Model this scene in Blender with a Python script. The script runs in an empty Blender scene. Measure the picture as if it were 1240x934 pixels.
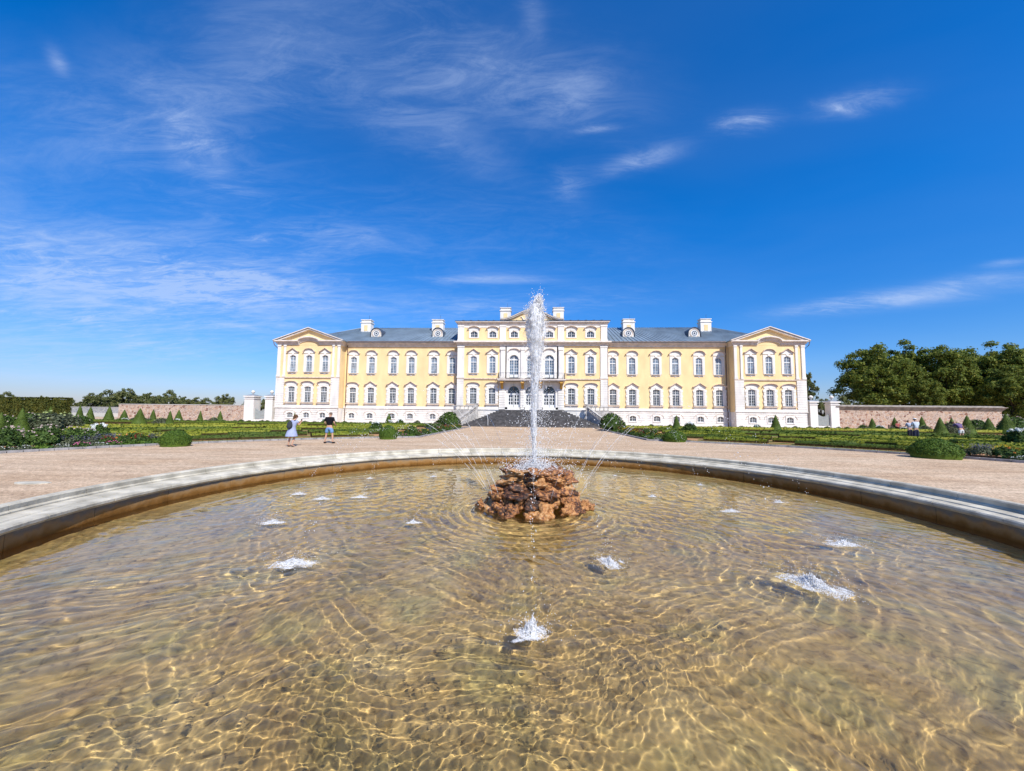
import bpy, math, random
import numpy as np
from mathutils import Vector, Matrix, noise
random.seed(7)
PI = math.pi
sc = bpy.context.scene
COL = sc.collection
R = math.radians

# ------------------------------------------------------------------ mesh helpers
class MB:
    """collects faces that belong to ONE part and links them as one mesh object"""
    def __init__(s): s.v = []; s.f = []
    def add(s, vs, fs):
        o = len(s.v); s.v += [tuple(p) for p in vs]; s.f += [tuple(i+o for i in q) for q in fs]
    def box(s, x0, x1, y0, y1, z0, z1):
        s.add([(x0,y0,z0),(x1,y0,z0),(x1,y1,z0),(x0,y1,z0),(x0,y0,z1),(x1,y0,z1),(x1,y1,z1),(x0,y1,z1)],
              [(0,3,2,1),(4,5,6,7),(0,1,5,4),(1,2,6,5),(2,3,7,6),(3,0,4,7)])
    def prism(s, poly, y0, y1):                 # polygon in x,z pushed along y
        n = len(poly)
        s.add([(x,y0,z) for x,z in poly]+[(x,y1,z) for x,z in poly],
              [tuple(range(n)), tuple(range(2*n-1,n-1,-1))]+[(i,(i+n),(i+1)%n+n,(i+1)%n) for i in range(n)])
    def prism_z(s, poly, z0, z1):
        n = len(poly)
        s.add([(x,y,z0) for x,y in poly]+[(x,y,z1) for x,y in poly],
              [tuple(range(n-1,-1,-1)), tuple(range(n,2*n))]+[(i,(i+1)%n,(i+1)%n+n,i+n) for i in range(n)])
    def strip(s, path, t, y0, y1):              # moulding of thickness t along a path in x,z
        up = []
        for i,(x,z) in enumerate(path):
            a = path[max(i-1,0)]; b = path[min(i+1,len(path)-1)]
            dx,dz = b[0]-a[0], b[1]-a[1]; l = math.hypot(dx,dz) or 1
            up.append((x-dz/l*t, z+dx/l*t))
        n = len(path)
        vs = [(x,y0,z) for x,z in path]+[(x,y0,z) for x,z in up]+[(x,y1,z) for x,z in path]+[(x,y1,z) for x,z in up]
        fs = []
        for i in range(n-1):
            fs += [(i,i+1,n+i+1,n+i),(2*n+i+1,2*n+i,3*n+i,3*n+i+1),(n+i,n+i+1,3*n+i+1,3*n+i),(i+1,i,2*n+i,2*n+i+1)]
        fs += [(0,n,3*n,2*n),(n-1,3*n-1,4*n-1,2*n-1)]
        s.add(vs, fs)
    def frame(s, inner, outer, y0, y1):         # same-length closed loops in x,z
        n = len(inner)
        vs = [(x,y0,z) for x,z in inner]+[(x,y0,z) for x,z in outer]+[(x,y1,z) for x,z in inner]+[(x,y1,z) for x,z in outer]
        fs = []
        for i in range(n):
            j = (i+1)%n
            fs += [(i,n+i,n+j,j),(2*n+i,2*n+j,3*n+j,3*n+i),(i,j,2*n+j,2*n+i),(n+i,3*n+i,3*n+j,n+j)]
        s.add(vs, fs)
    def lathe(s, prof, cx=0, cy=0, n=16, cz=0):
        vs = []
        for r,z in prof:
            for i in range(n):
                a = 2*PI*i/n; vs.append((cx+r*math.cos(a), cy+r*math.sin(a), cz+z))
        fs = []
        for k in range(len(prof)-1):
            for i in range(n):
                j = (i+1)%n; fs.append((k*n+i,k*n+j,(k+1)*n+j,(k+1)*n+i))
        fs += [tuple(range(n-1,-1,-1)), tuple((len(prof)-1)*n+i for i in range(n))]
        s.add(vs, fs)
    def tube(s, pts, rad, n=6):
        pts = [Vector(p) for p in pts]; vs = []
        for i,p in enumerate(pts):
            d = (pts[min(i+1,len(pts)-1)]-pts[max(i-1,0)]).normalized()
            u = d.orthogonal().normalized() if abs(d.z)>.99 else d.cross(Vector((0,0,1))).normalized()
            w = d.cross(u); r = rad[i] if isinstance(rad,(list,tuple)) else rad
            for k in range(n):
                a = 2*PI*k/n; vs.append(p+u*(math.cos(a)*r)+w*(math.sin(a)*r))
        fs = [(i*n+k,i*n+(k+1)%n,(i+1)*n+(k+1)%n,(i+1)*n+k) for i in range(len(pts)-1) for k in range(n)]
        fs += [tuple(range(n-1,-1,-1)), tuple((len(pts)-1)*n+k for k in range(n))]
        s.add(vs, fs)
    def build(s, name, mat, parent=None, smooth=False, loc=None):
        me = bpy.data.meshes.new(name); me.from_pydata(s.v, [], s.f)
        me.materials.append(mat)
        if smooth: me.polygons.foreach_set('use_smooth', [True]*len(me.polygons))
        me.update()
        o = bpy.data.objects.new(name, me); COL.objects.link(o)
        if parent: o.parent = parent
        if loc is not None: o.location = loc
        return o

def np_mesh(name, V, F, mat, smooth=False):
    V = np.asarray(V, dtype=np.float32).reshape(-1,3); F = np.asarray(F, dtype=np.int32)
    me = bpy.data.meshes.new(name); k = F.shape[1]
    me.vertices.add(len(V)); me.vertices.foreach_set('co', V.ravel())
    me.loops.add(F.size); me.loops.foreach_set('vertex_index', F.ravel())
    me.polygons.add(len(F)); me.polygons.foreach_set('loop_start', np.arange(0,F.size,k,dtype=np.int32))
    me.polygons.foreach_set('loop_total', np.full(len(F),k,dtype=np.int32))
    if smooth: me.polygons.foreach_set('use_smooth', np.ones(len(F),bool))
    me.materials.append(mat); me.update(calc_edges=True)
    return me
def np_obj(name, V, F, mat, parent=None, smooth=False):
    o = bpy.data.objects.new(name, np_mesh(name,V,F,mat,smooth)); COL.objects.link(o)
    if parent: o.parent = parent
    return o
def inst(name, me, loc, rz=0, s=(1,1,1), parent=None):
    o = bpy.data.objects.new(name, me); COL.objects.link(o); o.location = loc; o.rotation_euler = (0,0,rz)
    o.scale = s if isinstance(s,(tuple,list)) else (s,s,s)
    if parent: o.parent = parent
    return o
def tag(o, label=None, cat=None, group=None, kind=None):
    if label: o['label'] = label
    if cat: o['category'] = cat
    if group: o['group'] = group
    if kind: o['kind'] = kind
    return o
def empty(name, loc=(0,0,0), rz=0):
    o = bpy.data.objects.new(name, None); COL.objects.link(o); o.location = loc; o.rotation_euler = (0,0,rz)
    o.empty_display_size = .3
    return o
def kids(o): return [c for c in COL.objects if c.parent == o]
ORD = ['first','second','third','fourth','fifth','sixth','seventh','eighth','ninth','tenth','eleventh','twelfth','thirteenth','fourteenth','fifteenth','sixteenth']

# ------------------------------------------------------------------ materials
def mat(name, col, rough=.8, spec=.3, metal=0, noise_scale=None, noise_amt=.15, bump=None, bump_scale=40, col2=None, stretch=None, detail=6):
    m = bpy.data.materials.new(name); m.use_nodes = True
    nt = m.node_tree; b = nt.nodes['Principled BSDF']; L = nt.links.new
    b.inputs['Base Color'].default_value = (*col,1); b.inputs['Roughness'].default_value = rough
    b.inputs['Specular IOR Level'].default_value = spec; b.inputs['Metallic'].default_value = metal
    co = nt.nodes.new('ShaderNodeTexCoord'); src = co.outputs['Object']
    if stretch:
        mp = nt.nodes.new('ShaderNodeMapping'); mp.inputs['Scale'].default_value = stretch; L(src, mp.inputs[0]); src = mp.outputs[0]
    if noise_scale:
        n = nt.nodes.new('ShaderNodeTexNoise'); n.inputs['Scale'].default_value = noise_scale; n.inputs['Detail'].default_value = detail
        L(src, n.inputs['Vector'])
        r = nt.nodes.new('ShaderNodeValToRGB'); r.color_ramp.elements[0].position = .35; r.color_ramp.elements[1].position = .65
        c2 = col2 or tuple(c*(1-noise_amt*2) for c in col)
        r.color_ramp.elements[0].color = (*c2,1); r.color_ramp.elements[1].color = (*(min(1,c*(1+noise_amt*.3)) for c in col),1)
        L(n.outputs['Fac'], r.inputs[0]); L(r.outputs[0], b.inputs['Base Color'])
    if bump:
        n2 = nt.nodes.new('ShaderNodeTexNoise'); n2.inputs['Scale'].default_value = bump_scale; n2.inputs['Detail'].default_value = 8
        L(src, n2.inputs['Vector'])
        bp = nt.nodes.new('ShaderNodeBump'); bp.inputs['Strength'].default_value = bump; bp.inputs['Distance'].default_value = .02
        L(n2.outputs['Fac'], bp.inputs['Height']); L(bp.outputs[0], b.inputs['Normal'])
    return m

def leaf_mat(name, cols, rough=.65, transl=.25, low=.35):
    """one flat tint per leaf (random per island) over slow drifts of colour"""
    m = bpy.data.materials.new(name); m.use_nodes = True; nt = m.node_tree; L = nt.links.new
    b = nt.nodes['Principled BSDF']; out = nt.nodes['Material Output']
    g = nt.nodes.new('ShaderNodeNewGeometry'); r = nt.nodes.new('ShaderNodeValToRGB')
    n = nt.nodes.new('ShaderNodeTexNoise'); n.inputs['Scale'].default_value = 1.1; n.inputs['Detail'].default_value = 4
    co = nt.nodes.new('ShaderNodeTexCoord'); L(co.outputs['Object'], n.inputs['Vector'])
    mx = nt.nodes.new('ShaderNodeMix'); mx.inputs[0].default_value = low
    L(g.outputs['Random Per Island'], mx.inputs[2]); L(n.outputs['Fac'], mx.inputs[3])
    e = r.color_ramp.elements
    while len(e) < len(cols): e.new(.5)
    for i,c in enumerate(cols): e[i].position = .15+.7*i/(len(cols)-1); e[i].color = (*c,1)
    L(mx.outputs[0], r.inputs[0]); L(r.outputs[0], b.inputs['Base Color'])
    b.inputs['Roughness'].default_value = rough; b.inputs['Specular IOR Level'].default_value = .25
    t = nt.nodes.new('ShaderNodeBsdfTranslucent'); L(r.outputs[0], t.inputs['Color'])
    ms = nt.nodes.new('ShaderNodeMixShader'); ms.inputs[0].default_value = transl
    L(b.outputs[0], ms.inputs[1]); L(t.outputs[0], ms.inputs[2]); L(ms.outputs[0], out.inputs[0])
    return m

M = {}
M['yellow'] = mat('yellow_plaster', (.86,.64,.335), .85, .2, noise_scale=.9, noise_amt=.06, stretch=(1,1,.45), detail=9, bump=.15, bump_scale=30)
M['white'] = mat('white_stucco', (.80,.755,.69), .8, .25, noise_scale=1.3, noise_amt=.075, bump=.15, bump_scale=25, stretch=(1,1,.4), detail=9)
M['stone'] = mat('shade_tan_moulding', (.68,.55,.44), .85, .2, noise_scale=3, noise_amt=.15)  # tan tone puts the shading beneath the hoods into the moulding colour
M['cornice'] = mat('cornice_stone', (.79,.70,.62), .8, .2, noise_scale=2, noise_amt=.1)
M['roof'] = mat('grey_sheet_roof', (.24,.31,.37), .5, .5, metal=.25, noise_scale=.6, noise_amt=.12)
M['roof_seam'] = mat('grey_roof_dark', (.07,.085,.11), .5, .4)
M['frame'] = mat('white_window_paint', (.78,.78,.76), .5, .4)
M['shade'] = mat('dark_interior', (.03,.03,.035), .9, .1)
M['ochre'] = mat('ochre_console', (.62,.34,.08), .8, .2, noise_scale=4, noise_amt=.15)
M['iron'] = mat('dark_wrought_iron', (.03,.03,.035), .5, .5)
M['pipe'] = mat('brown_downpipe', (.16,.10,.07), .5, .4)
M['granite'] = mat('dark_granite_steps', (.125,.115,.11), .75, .4, noise_scale=2.5, noise_amt=.3, bump=.2)
M['greystone'] = mat('grey_parapet_stone', (.50,.47,.43), .85, .2, noise_scale=2.5, noise_amt=.2)
def glass_mat(name, c0, c1, rough=.08):
    m = bpy.data.materials.new(name); m.use_nodes = True; nt = m.node_tree; L = nt.links.new; b = nt.nodes['Principled BSDF']
    oi = nt.nodes.new('ShaderNodeObjectInfo'); co = nt.nodes.new('ShaderNodeTexCoord')
    n = nt.nodes.new('ShaderNodeTexNoise'); n.inputs['Scale'].default_value = 1.6
    ad = nt.nodes.new('ShaderNodeVectorMath'); ad.operation = 'ADD'; L(co.outputs['Object'], ad.inputs[0])
    cb = nt.nodes.new('ShaderNodeCombineXYZ'); mu = nt.nodes.new('ShaderNodeMath'); mu.operation='MULTIPLY'; mu.inputs[1].default_value = 40
    L(oi.outputs['Random'], mu.inputs[0]); L(mu.outputs[0], cb.inputs[0]); L(cb.outputs[0], ad.inputs[1]); L(ad.outputs[0], n.inputs['Vector'])
    r = nt.nodes.new('ShaderNodeValToRGB'); r.color_ramp.elements[0].position=.35; r.color_ramp.elements[1].position=.68
    r.color_ramp.elements[0].color = (*c0,1); r.color_ramp.elements[1].color = (*c1,1)
    L(n.outputs['Fac'], r.inputs[0]); L(r.outputs[0], b.inputs['Base Color'])
    b.inputs['Roughness'].default_value = rough; b.inputs['Specular IOR Level'].default_value = .6
    b.inputs['IOR'].default_value = 1.5
    return m
M['glass'] = glass_mat('window_glass_curtain', (.05,.075,.11), (.22,.29,.37))
M['glass_dark'] = glass_mat('window_glass_dark', (.01,.015,.02), (.07,.09,.12))
M['box'] = leaf_mat('box_hedge_leaves', [(.045,.075,.008),(.11,.155,.012),(.21,.235,.02),(.30,.29,.03)], transl=.2)
M['boxdark'] = leaf_mat('dark_box_leaves', [(.022,.045,.008),(.06,.10,.012),(.12,.16,.018)], transl=.2)
M['yew'] = leaf_mat('clipped_yew_leaves', [(.035,.065,.01),(.075,.12,.014),(.12,.17,.02)], transl=.12)
M['ball'] = leaf_mat('round_box_leaves', [(.03,.07,.01),(.07,.13,.012),(.12,.18,.02)], transl=.15)
M['tree'] = leaf_mat('chestnut_leaves', [(.03,.06,.012),(.10,.14,.02),(.20,.24,.035),(.36,.32,.06)], transl=.42, low=.5)
M['tree_far'] = leaf_mat('far_tree_leaves', [(.06,.085,.03),(.12,.14,.04),(.22,.19,.07)], transl=.2, low=.5)
M['hornbeam'] = leaf_mat('hornbeam_leaves', [(.025,.045,.008),(.08,.09,.012),(.15,.13,.02)], transl=.2, low=.5)
M['bark'] = mat('bark', (.07,.055,.04), .95, .1, noise_scale=6, noise_amt=.3, bump=.6, bump_scale=12)
M['shrubleaf'] = leaf_mat('shrub_leaves', [(.03,.055,.015),(.06,.11,.02),(.11,.17,.03)], transl=.25)
M['greyleaf'] = leaf_mat('grey_green_leaves', [(.05,.065,.03),(.10,.12,.06),(.17,.18,.11)], transl=.25)
M['grass'] = leaf_mat('lawn_blades', [(.05,.11,.012),(.09,.17,.02),(.13,.21,.03)], transl=.3)
SKY_SAT, SKY_VAL, SKY_STR, CLOUD, EXPO = 1.45, 1.045, .15, (2.9,3.6,5.0,1), .4
SKY_TINT = (.55,.76,.95)
SKY_LOW = (.37,.36,.56)
WAMP = .90
WGRID = (1400,1200)
# ------------------------------------------------------------------ camera (same fit as the photograph)
HC = 1.75; FPX = 466.0
yaw, pitch, roll = R(3.07), R(4.27), R(.6)
cy,sy,cp,sp = math.cos(yaw),math.sin(yaw),math.cos(pitch),math.sin(pitch)
fwd = Vector((-sy*cp,cy*cp,sp)); rt0 = Vector((cy,sy,0)); up0 = Vector((sy*sp,-cy*sp,cp))
rt = rt0*math.cos(roll)+up0*math.sin(roll); up = up0*math.cos(roll)-rt0*math.sin(roll)
cam = bpy.data.cameras.new('camera'); cam.sensor_width = 36; cam.lens = FPX/1240*36; cam.clip_end = 20000; cam.clip_start = .05
co = bpy.data.objects.new('camera', cam); COL.objects.link(co)
co.matrix_world = Matrix(((rt.x,up.x,-fwd.x,0),(rt.y,up.y,-fwd.y,0),(rt.z,up.z,-fwd.z,HC),(0,0,0,1)))
sc.camera = co
def ray(px, py): return fwd + rt*((px-620)/FPX) - up*((py-467)/FPX)
def gnd(px, py, z=0.0):
    r = ray(px,py); t = (z-HC)/r.z; return (r.x*t, r.y*t)
def atY(px, py, Y):
    r = ray(px,py); t = Y/r.y; return (r.x*t, HC+r.z*t)

# ------------------------------------------------------------------ light
EL, AZ = R(46), R(30)
sun = bpy.data.lights.new('sun','SUN'); sun.energy = 4.3; sun.angle = R(.5); sun.color = (1,.955,.88)
sun.cycles.is_caustics_light = True
so = bpy.data.objects.new('sun', sun); COL.objects.link(so)
sd = Vector((math.sin(AZ)*math.cos(EL), -math.cos(AZ)*math.cos(EL), math.sin(EL)))
so.rotation_euler = sd.to_track_quat('Z','Y').to_euler(); so.location = (20,-30,40)

w = bpy.data.worlds.new('World'); sc.world = w; w.use_nodes = True
nt = w.node_tree; L = nt.links.new; bg = nt.nodes['Background']
def nd(t, **k):
    n = nt.nodes.new(t)
    for a,b in k.items(): setattr(n,a,b)
    return n
def mth(op, a, b=None, clamp=False):
    n = nd('ShaderNodeMath', operation=op, use_clamp=clamp)
    for i,x in enumerate((a,b)):
        if x is None: continue
        if isinstance(x,(int,float)): n.inputs[i].default_value = x
        else: L(x, n.inputs[i])
    return n.outputs[0]
sky = nd('ShaderNodeTexSky', sky_type='NISHITA', sun_disc=False)
sky.sun_elevation = EL; sky.sun_rotation = PI-AZ; sky.air_density = 1.0; sky.dust_density = .4; sky.ozone_density = 3.0; sky.altitude = 300
hs = nd('ShaderNodeHueSaturation'); hs.inputs['Saturation'].default_value = SKY_SAT; hs.inputs['Value'].default_value = SKY_VAL
L(sky.outputs[0], hs.inputs['Color'])
tc0 = nd('ShaderNodeTexCoord'); sx0 = nd('ShaderNodeSeparateXYZ'); L(tc0.outputs['Generated'], sx0.inputs[0])
tn = nd('ShaderNodeMix', data_type='RGBA', blend_type='MULTIPLY'); tn.inputs[0].default_value = 1; L(hs.outputs[0], tn.inputs[6]); 
tr = nd('ShaderNodeValToRGB'); L(sx0.outputs[2], tr.inputs[0]); e_ = tr.color_ramp.elements
e_[0].position = 0; e_[0].color = (SKY_LOW[0],SKY_LOW[1],SKY_LOW[2],1); e_[1].position = .42; e_[1].color = (*SKY_TINT,1)
k_ = e_.new(.12); k_.color = tuple(.55*a+.45*b for a,b in zip(SKY_LOW,SKY_TINT))+(1,)
L(tr.outputs[0], tn.inputs[7])
tc = nd('ShaderNodeTexCoord'); sx = nd('ShaderNodeSeparateXYZ'); L(tc.outputs['Generated'], sx.inputs[0])
az = mth('ARCTAN2', sx.outputs[0], sx.outputs[1]); el = mth('ARCSINE', sx.outputs[2])
cl = mth('ADD', mth('MAXIMUM', sx.outputs[2], 0.0), .12)
cv = nd('ShaderNodeCombineXYZ'); L(mth('DIVIDE', sx.outputs[0], cl), cv.inputs[0]); L(mth('DIVIDE', sx.outputs[1], cl), cv.inputs[1])
def cnoise(scale, rot, sxy, detail=9, dist=.6, rough=.62, off=0):
    mp = nd('ShaderNodeMapping'); mp.inputs['Rotation'].default_value = (0,0,rot); mp.inputs['Scale'].default_value = (sxy[0],sxy[1],1)
    mp.inputs['Location'].default_value = (off,off*.7,off)
    L(cv.outputs[0], mp.inputs[0])
    n = nd('ShaderNodeTexNoise'); n.inputs['Scale'].default_value = scale; n.inputs['Detail'].default_value = detail
    n.inputs['Distortion'].default_value = dist; n.inputs['Roughness'].default_value = rough
    L(mp.outputs[0], n.inputs['Vector']); return n.outputs['Fac']
def ramp(v, a, b):
    n = nd('ShaderNodeMapRange'); n.interpolation_type = 'SMOOTHSTEP'
    n.inputs[1].default_value = a; n.inputs[2].default_value = b; L(v, n.inputs[0]); return n.outputs[0]
wispy = ramp(cnoise(1.6, .4, (1,2.1), 12, .7, .68), .40, .74)
fine = ramp(cnoise(4.2, -.25, (1,3.0), 13, .9, .72, 3), .38, .74)
soft = ramp(cnoise(.8, .2, (1,1.6), 6, .4, .5, 9), .3, .75)
tex = mth('ADD', mth('MULTIPLY', wispy, .55), mth('MULTIPLY', mth('MULTIPLY', fine, soft), 1.1))
dv = nd('ShaderNodeVectorMath', operation='NORMALIZE'); L(tc.outputs['Generated'], dv.inputs[0])
def dot(v):
    n = nd('ShaderNodeVectorMath', operation='DOT_PRODUCT'); L(dv.outputs[0], n.inputs[0]); n.inputs[1].default_value = v; return n.outputs['Value']
def blob(px, py, wpx, hpx, ang, amt, sharp=1.0):
    """soft patch of the sky where cirrus hangs: a direction with an angular size, as an ellipse on the tangent plane there"""
    r0 = ray(px,py).normalized(); ca,sa = math.cos(ang),math.sin(ang)
    def tang(dx,dy):
        q = ray(px+dx,py-dy); return q/q.dot(r0)-r0
    T1, T2 = tang(wpx*ca,wpx*sa), tang(-hpx*sa,hpx*ca)
    a_,b_,c_ = T1.dot(T1), T1.dot(T2), T2.dot(T2); D_ = a_*c_-b_*b_
    U, V_ = (T1*c_-T2*b_)/D_, (T2*a_-T1*b_)/D_
    den = mth('MAXIMUM', dot(r0), .05)
    u = mth('DIVIDE', dot(U), den); v = mth('DIVIDE', dot(V_), den)
    q = mth('ADD', mth('MULTIPLY', u, u), mth('MULTIPLY', v, v))
    return mth('MULTIPLY', mth('EXPONENT', mth('MULTIPLY', q, -sharp)), amt)
BL = [(60,170,220,80,-.1,.55),(330,60,140,75,.35,.7),(215,150,70,30,-.7,.5),(470,120,60,50,0,.3),(600,95,140,60,-.25,.5),(690,112,55,24,.6,.3),(540,165,80,30,-.5,.35),(690,222,22,20,.4,.55),(765,198,48,11,.30,.75),
      (722,156,22,4,.1,1.0),(905,147,34,11,.12,.95),(1038,124,48,13,.2,.6),(1015,132,22,7,-.2,1.0),(90,335,320,60,-.12,1.25),(270,345,130,18,-.05,1.0),(590,338,70,5,.0,1.0),(560,372,180,18,.05,.6),
      (1085,362,170,10,.12,1.5),(1180,342,60,10,.12,.8),(1225,318,30,4,.1,1.2),(120,420,300,50,0,.7),(500,300,240,60,0,.3),(310,290,22,4,0,.9),(250,190,60,20,-.8,.5),(70,75,18,9,-1.,.7),(645,20,14,30,.2,.35),(420,290,80,18,-.1,.35)]
tot = None
for b_ in BL:
    g = blob(*b_); tot = g if tot is None else mth('ADD', tot, g)
base = mth('MULTIPLY', soft, .05)
cm = mth('ADD', mth('MULTIPLY', mth('ADD', mth('MULTIPLY',tex,.95), .16), tot), base)
cm = mth('MULTIPLY', mth('MINIMUM', cm, 1.0), .62)
above = ramp(sx.outputs[2], 0.0, .03)
cm = mth('MULTIPLY', cm, above)
mx = nd('ShaderNodeMix', data_type='RGBA'); L(cm, mx.inputs[0]); L(tn.outputs[2], mx.inputs[6]); mx.inputs[7].default_value = CLOUD
L(mx.outputs[2], bg.inputs[0]); bg.inputs[1].default_value = SKY_STR
sc.view_settings.view_transform = 'Standard'; sc.view_settings.look = 'None'; sc.view_settings.gamma = 1; sc.view_settings.exposure = EXPO
sc.render.engine = 'CYCLES'; sc.cycles.use_denoising = True
sc.cycles.max_bounces = 8; sc.cycles.transparent_max_bounces = 8; sc.cycles.sample_clamp_indirect = 6
sc.cycles.use_adaptive_sampling = True; sc.cycles.adaptive_threshold = .015
# ------------------------------------------------------------------ the palace (local: x from its axis, y 0 = main wall, z up)
XC, YP = -.17, 60.0
palace = tag(empty('palace', (XC,YP,0)), 'pale yellow two-storey baroque palace with white stucco trim, arched windows and a grey metal roof', 'palace')
def facade(mb, x0, x1, z0, z1, y, ops=(), grooves=(), gd=.045, gh=.05):
    """wall face as cells; cells in an opening are left out, groove rows lie deeper"""
    xs = sorted({x0,x1,*[v for o in ops for v in o[:2]]}); zs = {z0,z1,*[v for o in ops for v in o[2:]]}
    for g in grooves: zs |= {g,g+gh}
    zs = sorted(z for z in zs if z0 <= z <= z1); xs = [x for x in xs if x0 <= x <= x1]
    isg = lambda zm: any(g < zm < g+gh for g in grooves)
    for a,b in zip(zs,zs[1:]):
        zm = (a+b)/2; yy = y+gd if isg(zm) else y
        for c,d in zip(xs,xs[1:]):
            xm = (c+d)/2
            if any(o[0]<xm<o[1] and o[2]<zm<o[3] for o in ops): continue
            mb.add([(c,yy,a),(d,yy,a),(d,yy,b),(c,yy,b)], [(0,1,2,3)])
            if yy != y: mb.add([(c,y,a),(d,y,a),(d,yy,a),(c,yy,a)], [(0,1,2,3)]); mb.add([(c,yy,b),(d,yy,b),(d,y,b),(c,y,b)], [(0,1,2,3)])
def side(mb, x, y0, y1, z0, z1): mb.add([(x,y0,z0),(x,y1,z0),(x,y1,z1),(x,y0,z1)], [(0,1,2,3)])

UP_W, LO_W, BA_W, AT_W = (.97,8.05,10.68,.22), (1.05,3.32,5.75,.10), (.98,.86,1.72,.2), (1.12,13.62,14.6,.3)   # width, sill, top, rise
MX = [12.56,15.5,19.12,22.04,25.6,28.55]; WX = [32.35,34.95,37.57]; CX = [6.07,8.98]; PX = [-2.72,0,2.72]
def rect(x, W, g=.04): return (x-W[0]/2-g, x+W[0]/2+g, W[1]-g, W[2]+g)
YW, YC = -1.7, -1.2
def sides(xs): return [s*x for s in (-1,1) for x in xs]

wy = MB(); wb = MB()
for s in (-1,1):
    a,b = sorted((s*11.4,s*29.97))
    facade(wy, a,b, 2.4,12.32, 0, [rect(s*x,UP_W) for x in MX]+[rect(s*x,LO_W) for x in MX])
    facade(wb, a,b, 0,2.4, -.12, [rect(s*x,BA_W) for x in MX[1:]], grooves=[.62,.97,1.32,1.67,2.02])
    a,b = sorted((s*29.97,s*40.0))
    facade(wy, a,b, 2.4,12.32, YW, [rect(s*x,UP_W) for x in WX]+[rect(s*x,LO_W) for x in WX])
    facade(wb, a,b, 0,2.4, YW-.12, [rect(s*x,BA_W) for x in WX], grooves=[.62,.97,1.32,1.67,2.02])
    side(wy, s*29.97, YW, .2, 2.4, 12.32); side(wb, s*29.95, YW-.12, .2, 0, 2.4)
    side(wy, s*40.0, YW, 12, 2.4, 12.32); side(wb, s*40.03, YW-.12, 12, 0, 2.4)
    side(wy, s*11.4, YC, .2, 2.4, 12.94); side(wy, s*11.4, YC, 8, 12.94, 15.6)
facade(wy, -11.4,-4.95, 2.4,12.32, YC, [rect(-x,UP_W) for x in CX]+[rect(-x,LO_W) for x in CX])
facade(wy, 4.95,11.4, 2.4,12.32, YC, [rect(x,UP_W) for x in CX]+[rect(x,LO_W) for x in CX])
facade(wb, -11.4,11.4, 0,2.4, YC-.12, [], grooves=[.62,.97,1.32,1.67,2.02])
facade(wy, -11.4,11.4, 12.9,15.6, YC, [rect(x,AT_W) for x in PX+sides(CX)])
wy.add([(-40,12,0),(40,12,0),(40,12,12.3),(-40,12,12.3)], [(0,1,2,3)])
wy.add([(-11.4,8,12.3),(11.4,8,12.3),(11.4,8,15.6),(-11.4,8,15.6)], [(0,1,2,3)])
wy.build('wall', M['yellow'], palace)
# plinth strip and ledge over the basement
for s in (-1,1):
    a,b = sorted((s*11.4,s*29.93)); wb.box(a,b,-.22,-.125,0,.56)
    a,b = sorted((s*29.95,s*40.1)); wb.box(a,b,YW-.24,YW-.125,0,.56)
wb.build('basement_wall', M['white'], palace)
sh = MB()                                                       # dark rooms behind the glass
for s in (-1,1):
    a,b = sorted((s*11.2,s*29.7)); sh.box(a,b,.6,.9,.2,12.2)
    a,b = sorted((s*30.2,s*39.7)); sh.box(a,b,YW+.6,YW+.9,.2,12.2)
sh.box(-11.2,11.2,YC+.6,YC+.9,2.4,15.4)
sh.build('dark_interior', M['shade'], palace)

def run_boxes(mb, spans, z0, z1, d):
    for x0,x1,y in spans: mb.box(x0,x1,y-d,y+.02,z0,z1)
fr_spans = [(-40.0,-29.97,YW),(-29.9,-11.4,0),(-11.4,11.4,YC),(11.4,29.9,0),(29.97,40.0,YW)]
# ledge above the basement, string courses
st = MB()
for x0,x1,y in fr_spans:
    st.box(x0-.12 if abs(x0)>29.95 or abs(x0)<12 else x0, x1+.12 if abs(x1)>29.95 or abs(x1)<12 else x1, y-.24, y-.003, 2.403, 2.5)
    st.box(x0, x1, y-.10, y-.002, 2.5, 2.82)
st.build('basement_ledge', M['white'], palace)
for x0,x1,y in [(fr_spans[0][0]-.1,fr_spans[0][1]+.1,YW),(fr_spans[4][0]-.1,fr_spans[4][1]+.1,YW),(-11.5,-4.95,YC),(4.95,11.5,YC)]:
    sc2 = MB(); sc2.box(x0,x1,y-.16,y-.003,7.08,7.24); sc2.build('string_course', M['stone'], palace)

# cornices
def cornice(mb, x0, x1, y, z, deep=.62, ends=(1,1)):
    for k,(a,b,d) in enumerate(((0,.22,.16),(.22,.4,.30),(.40,.52,.46),(.52,.71,deep))):
        mb.box(x0-(d*ends[0]), x1+(d*ends[1]), y-d, y-.002+.0005*k, z+a, z+b)
c = MB()
for s in (-1,1):
    a,b = sorted((s*11.45,s*29.95)); cornice(c, a,b, 0, 12.3, ends=(0,0))
cornice(c, -11.4,11.4, YC, 12.25, deep=.66)
for s in (-1,1):
    a,b = sorted((s*29.97,s*40.0))
    for k,(z0,z1,d) in enumerate(((12.3,12.5,.14),(12.5,12.7,.28),(12.7,12.82,.42),(12.82,13.0,.58))):   # broken by the raised arch
        m_ = (a+b)/2
        c.box(a-d, m_-1.62, YW-d, YW-.002, z0, z1); c.box(m_+1.62, b+d, YW-d, YW-.002, z0, z1)
        arch = [(m_+1.66*math.cos(t), z0+.62*math.sin(t)) for t in np.linspace(PI,0,17)]
        c.strip(arch, z1-z0, YW-d-.004*(k+1), YW-.004)
        c.box((a-d) if s<0 else b, a if s<0 else b+d, YW, 12.1, z0, z1)     # along the flank
        c.box(b if s<0 else a-d*.6, b+d*.6 if s<0 else a, YW, .1, z0, z1)
c.build('cornice', M['cornice'], palace)
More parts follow.
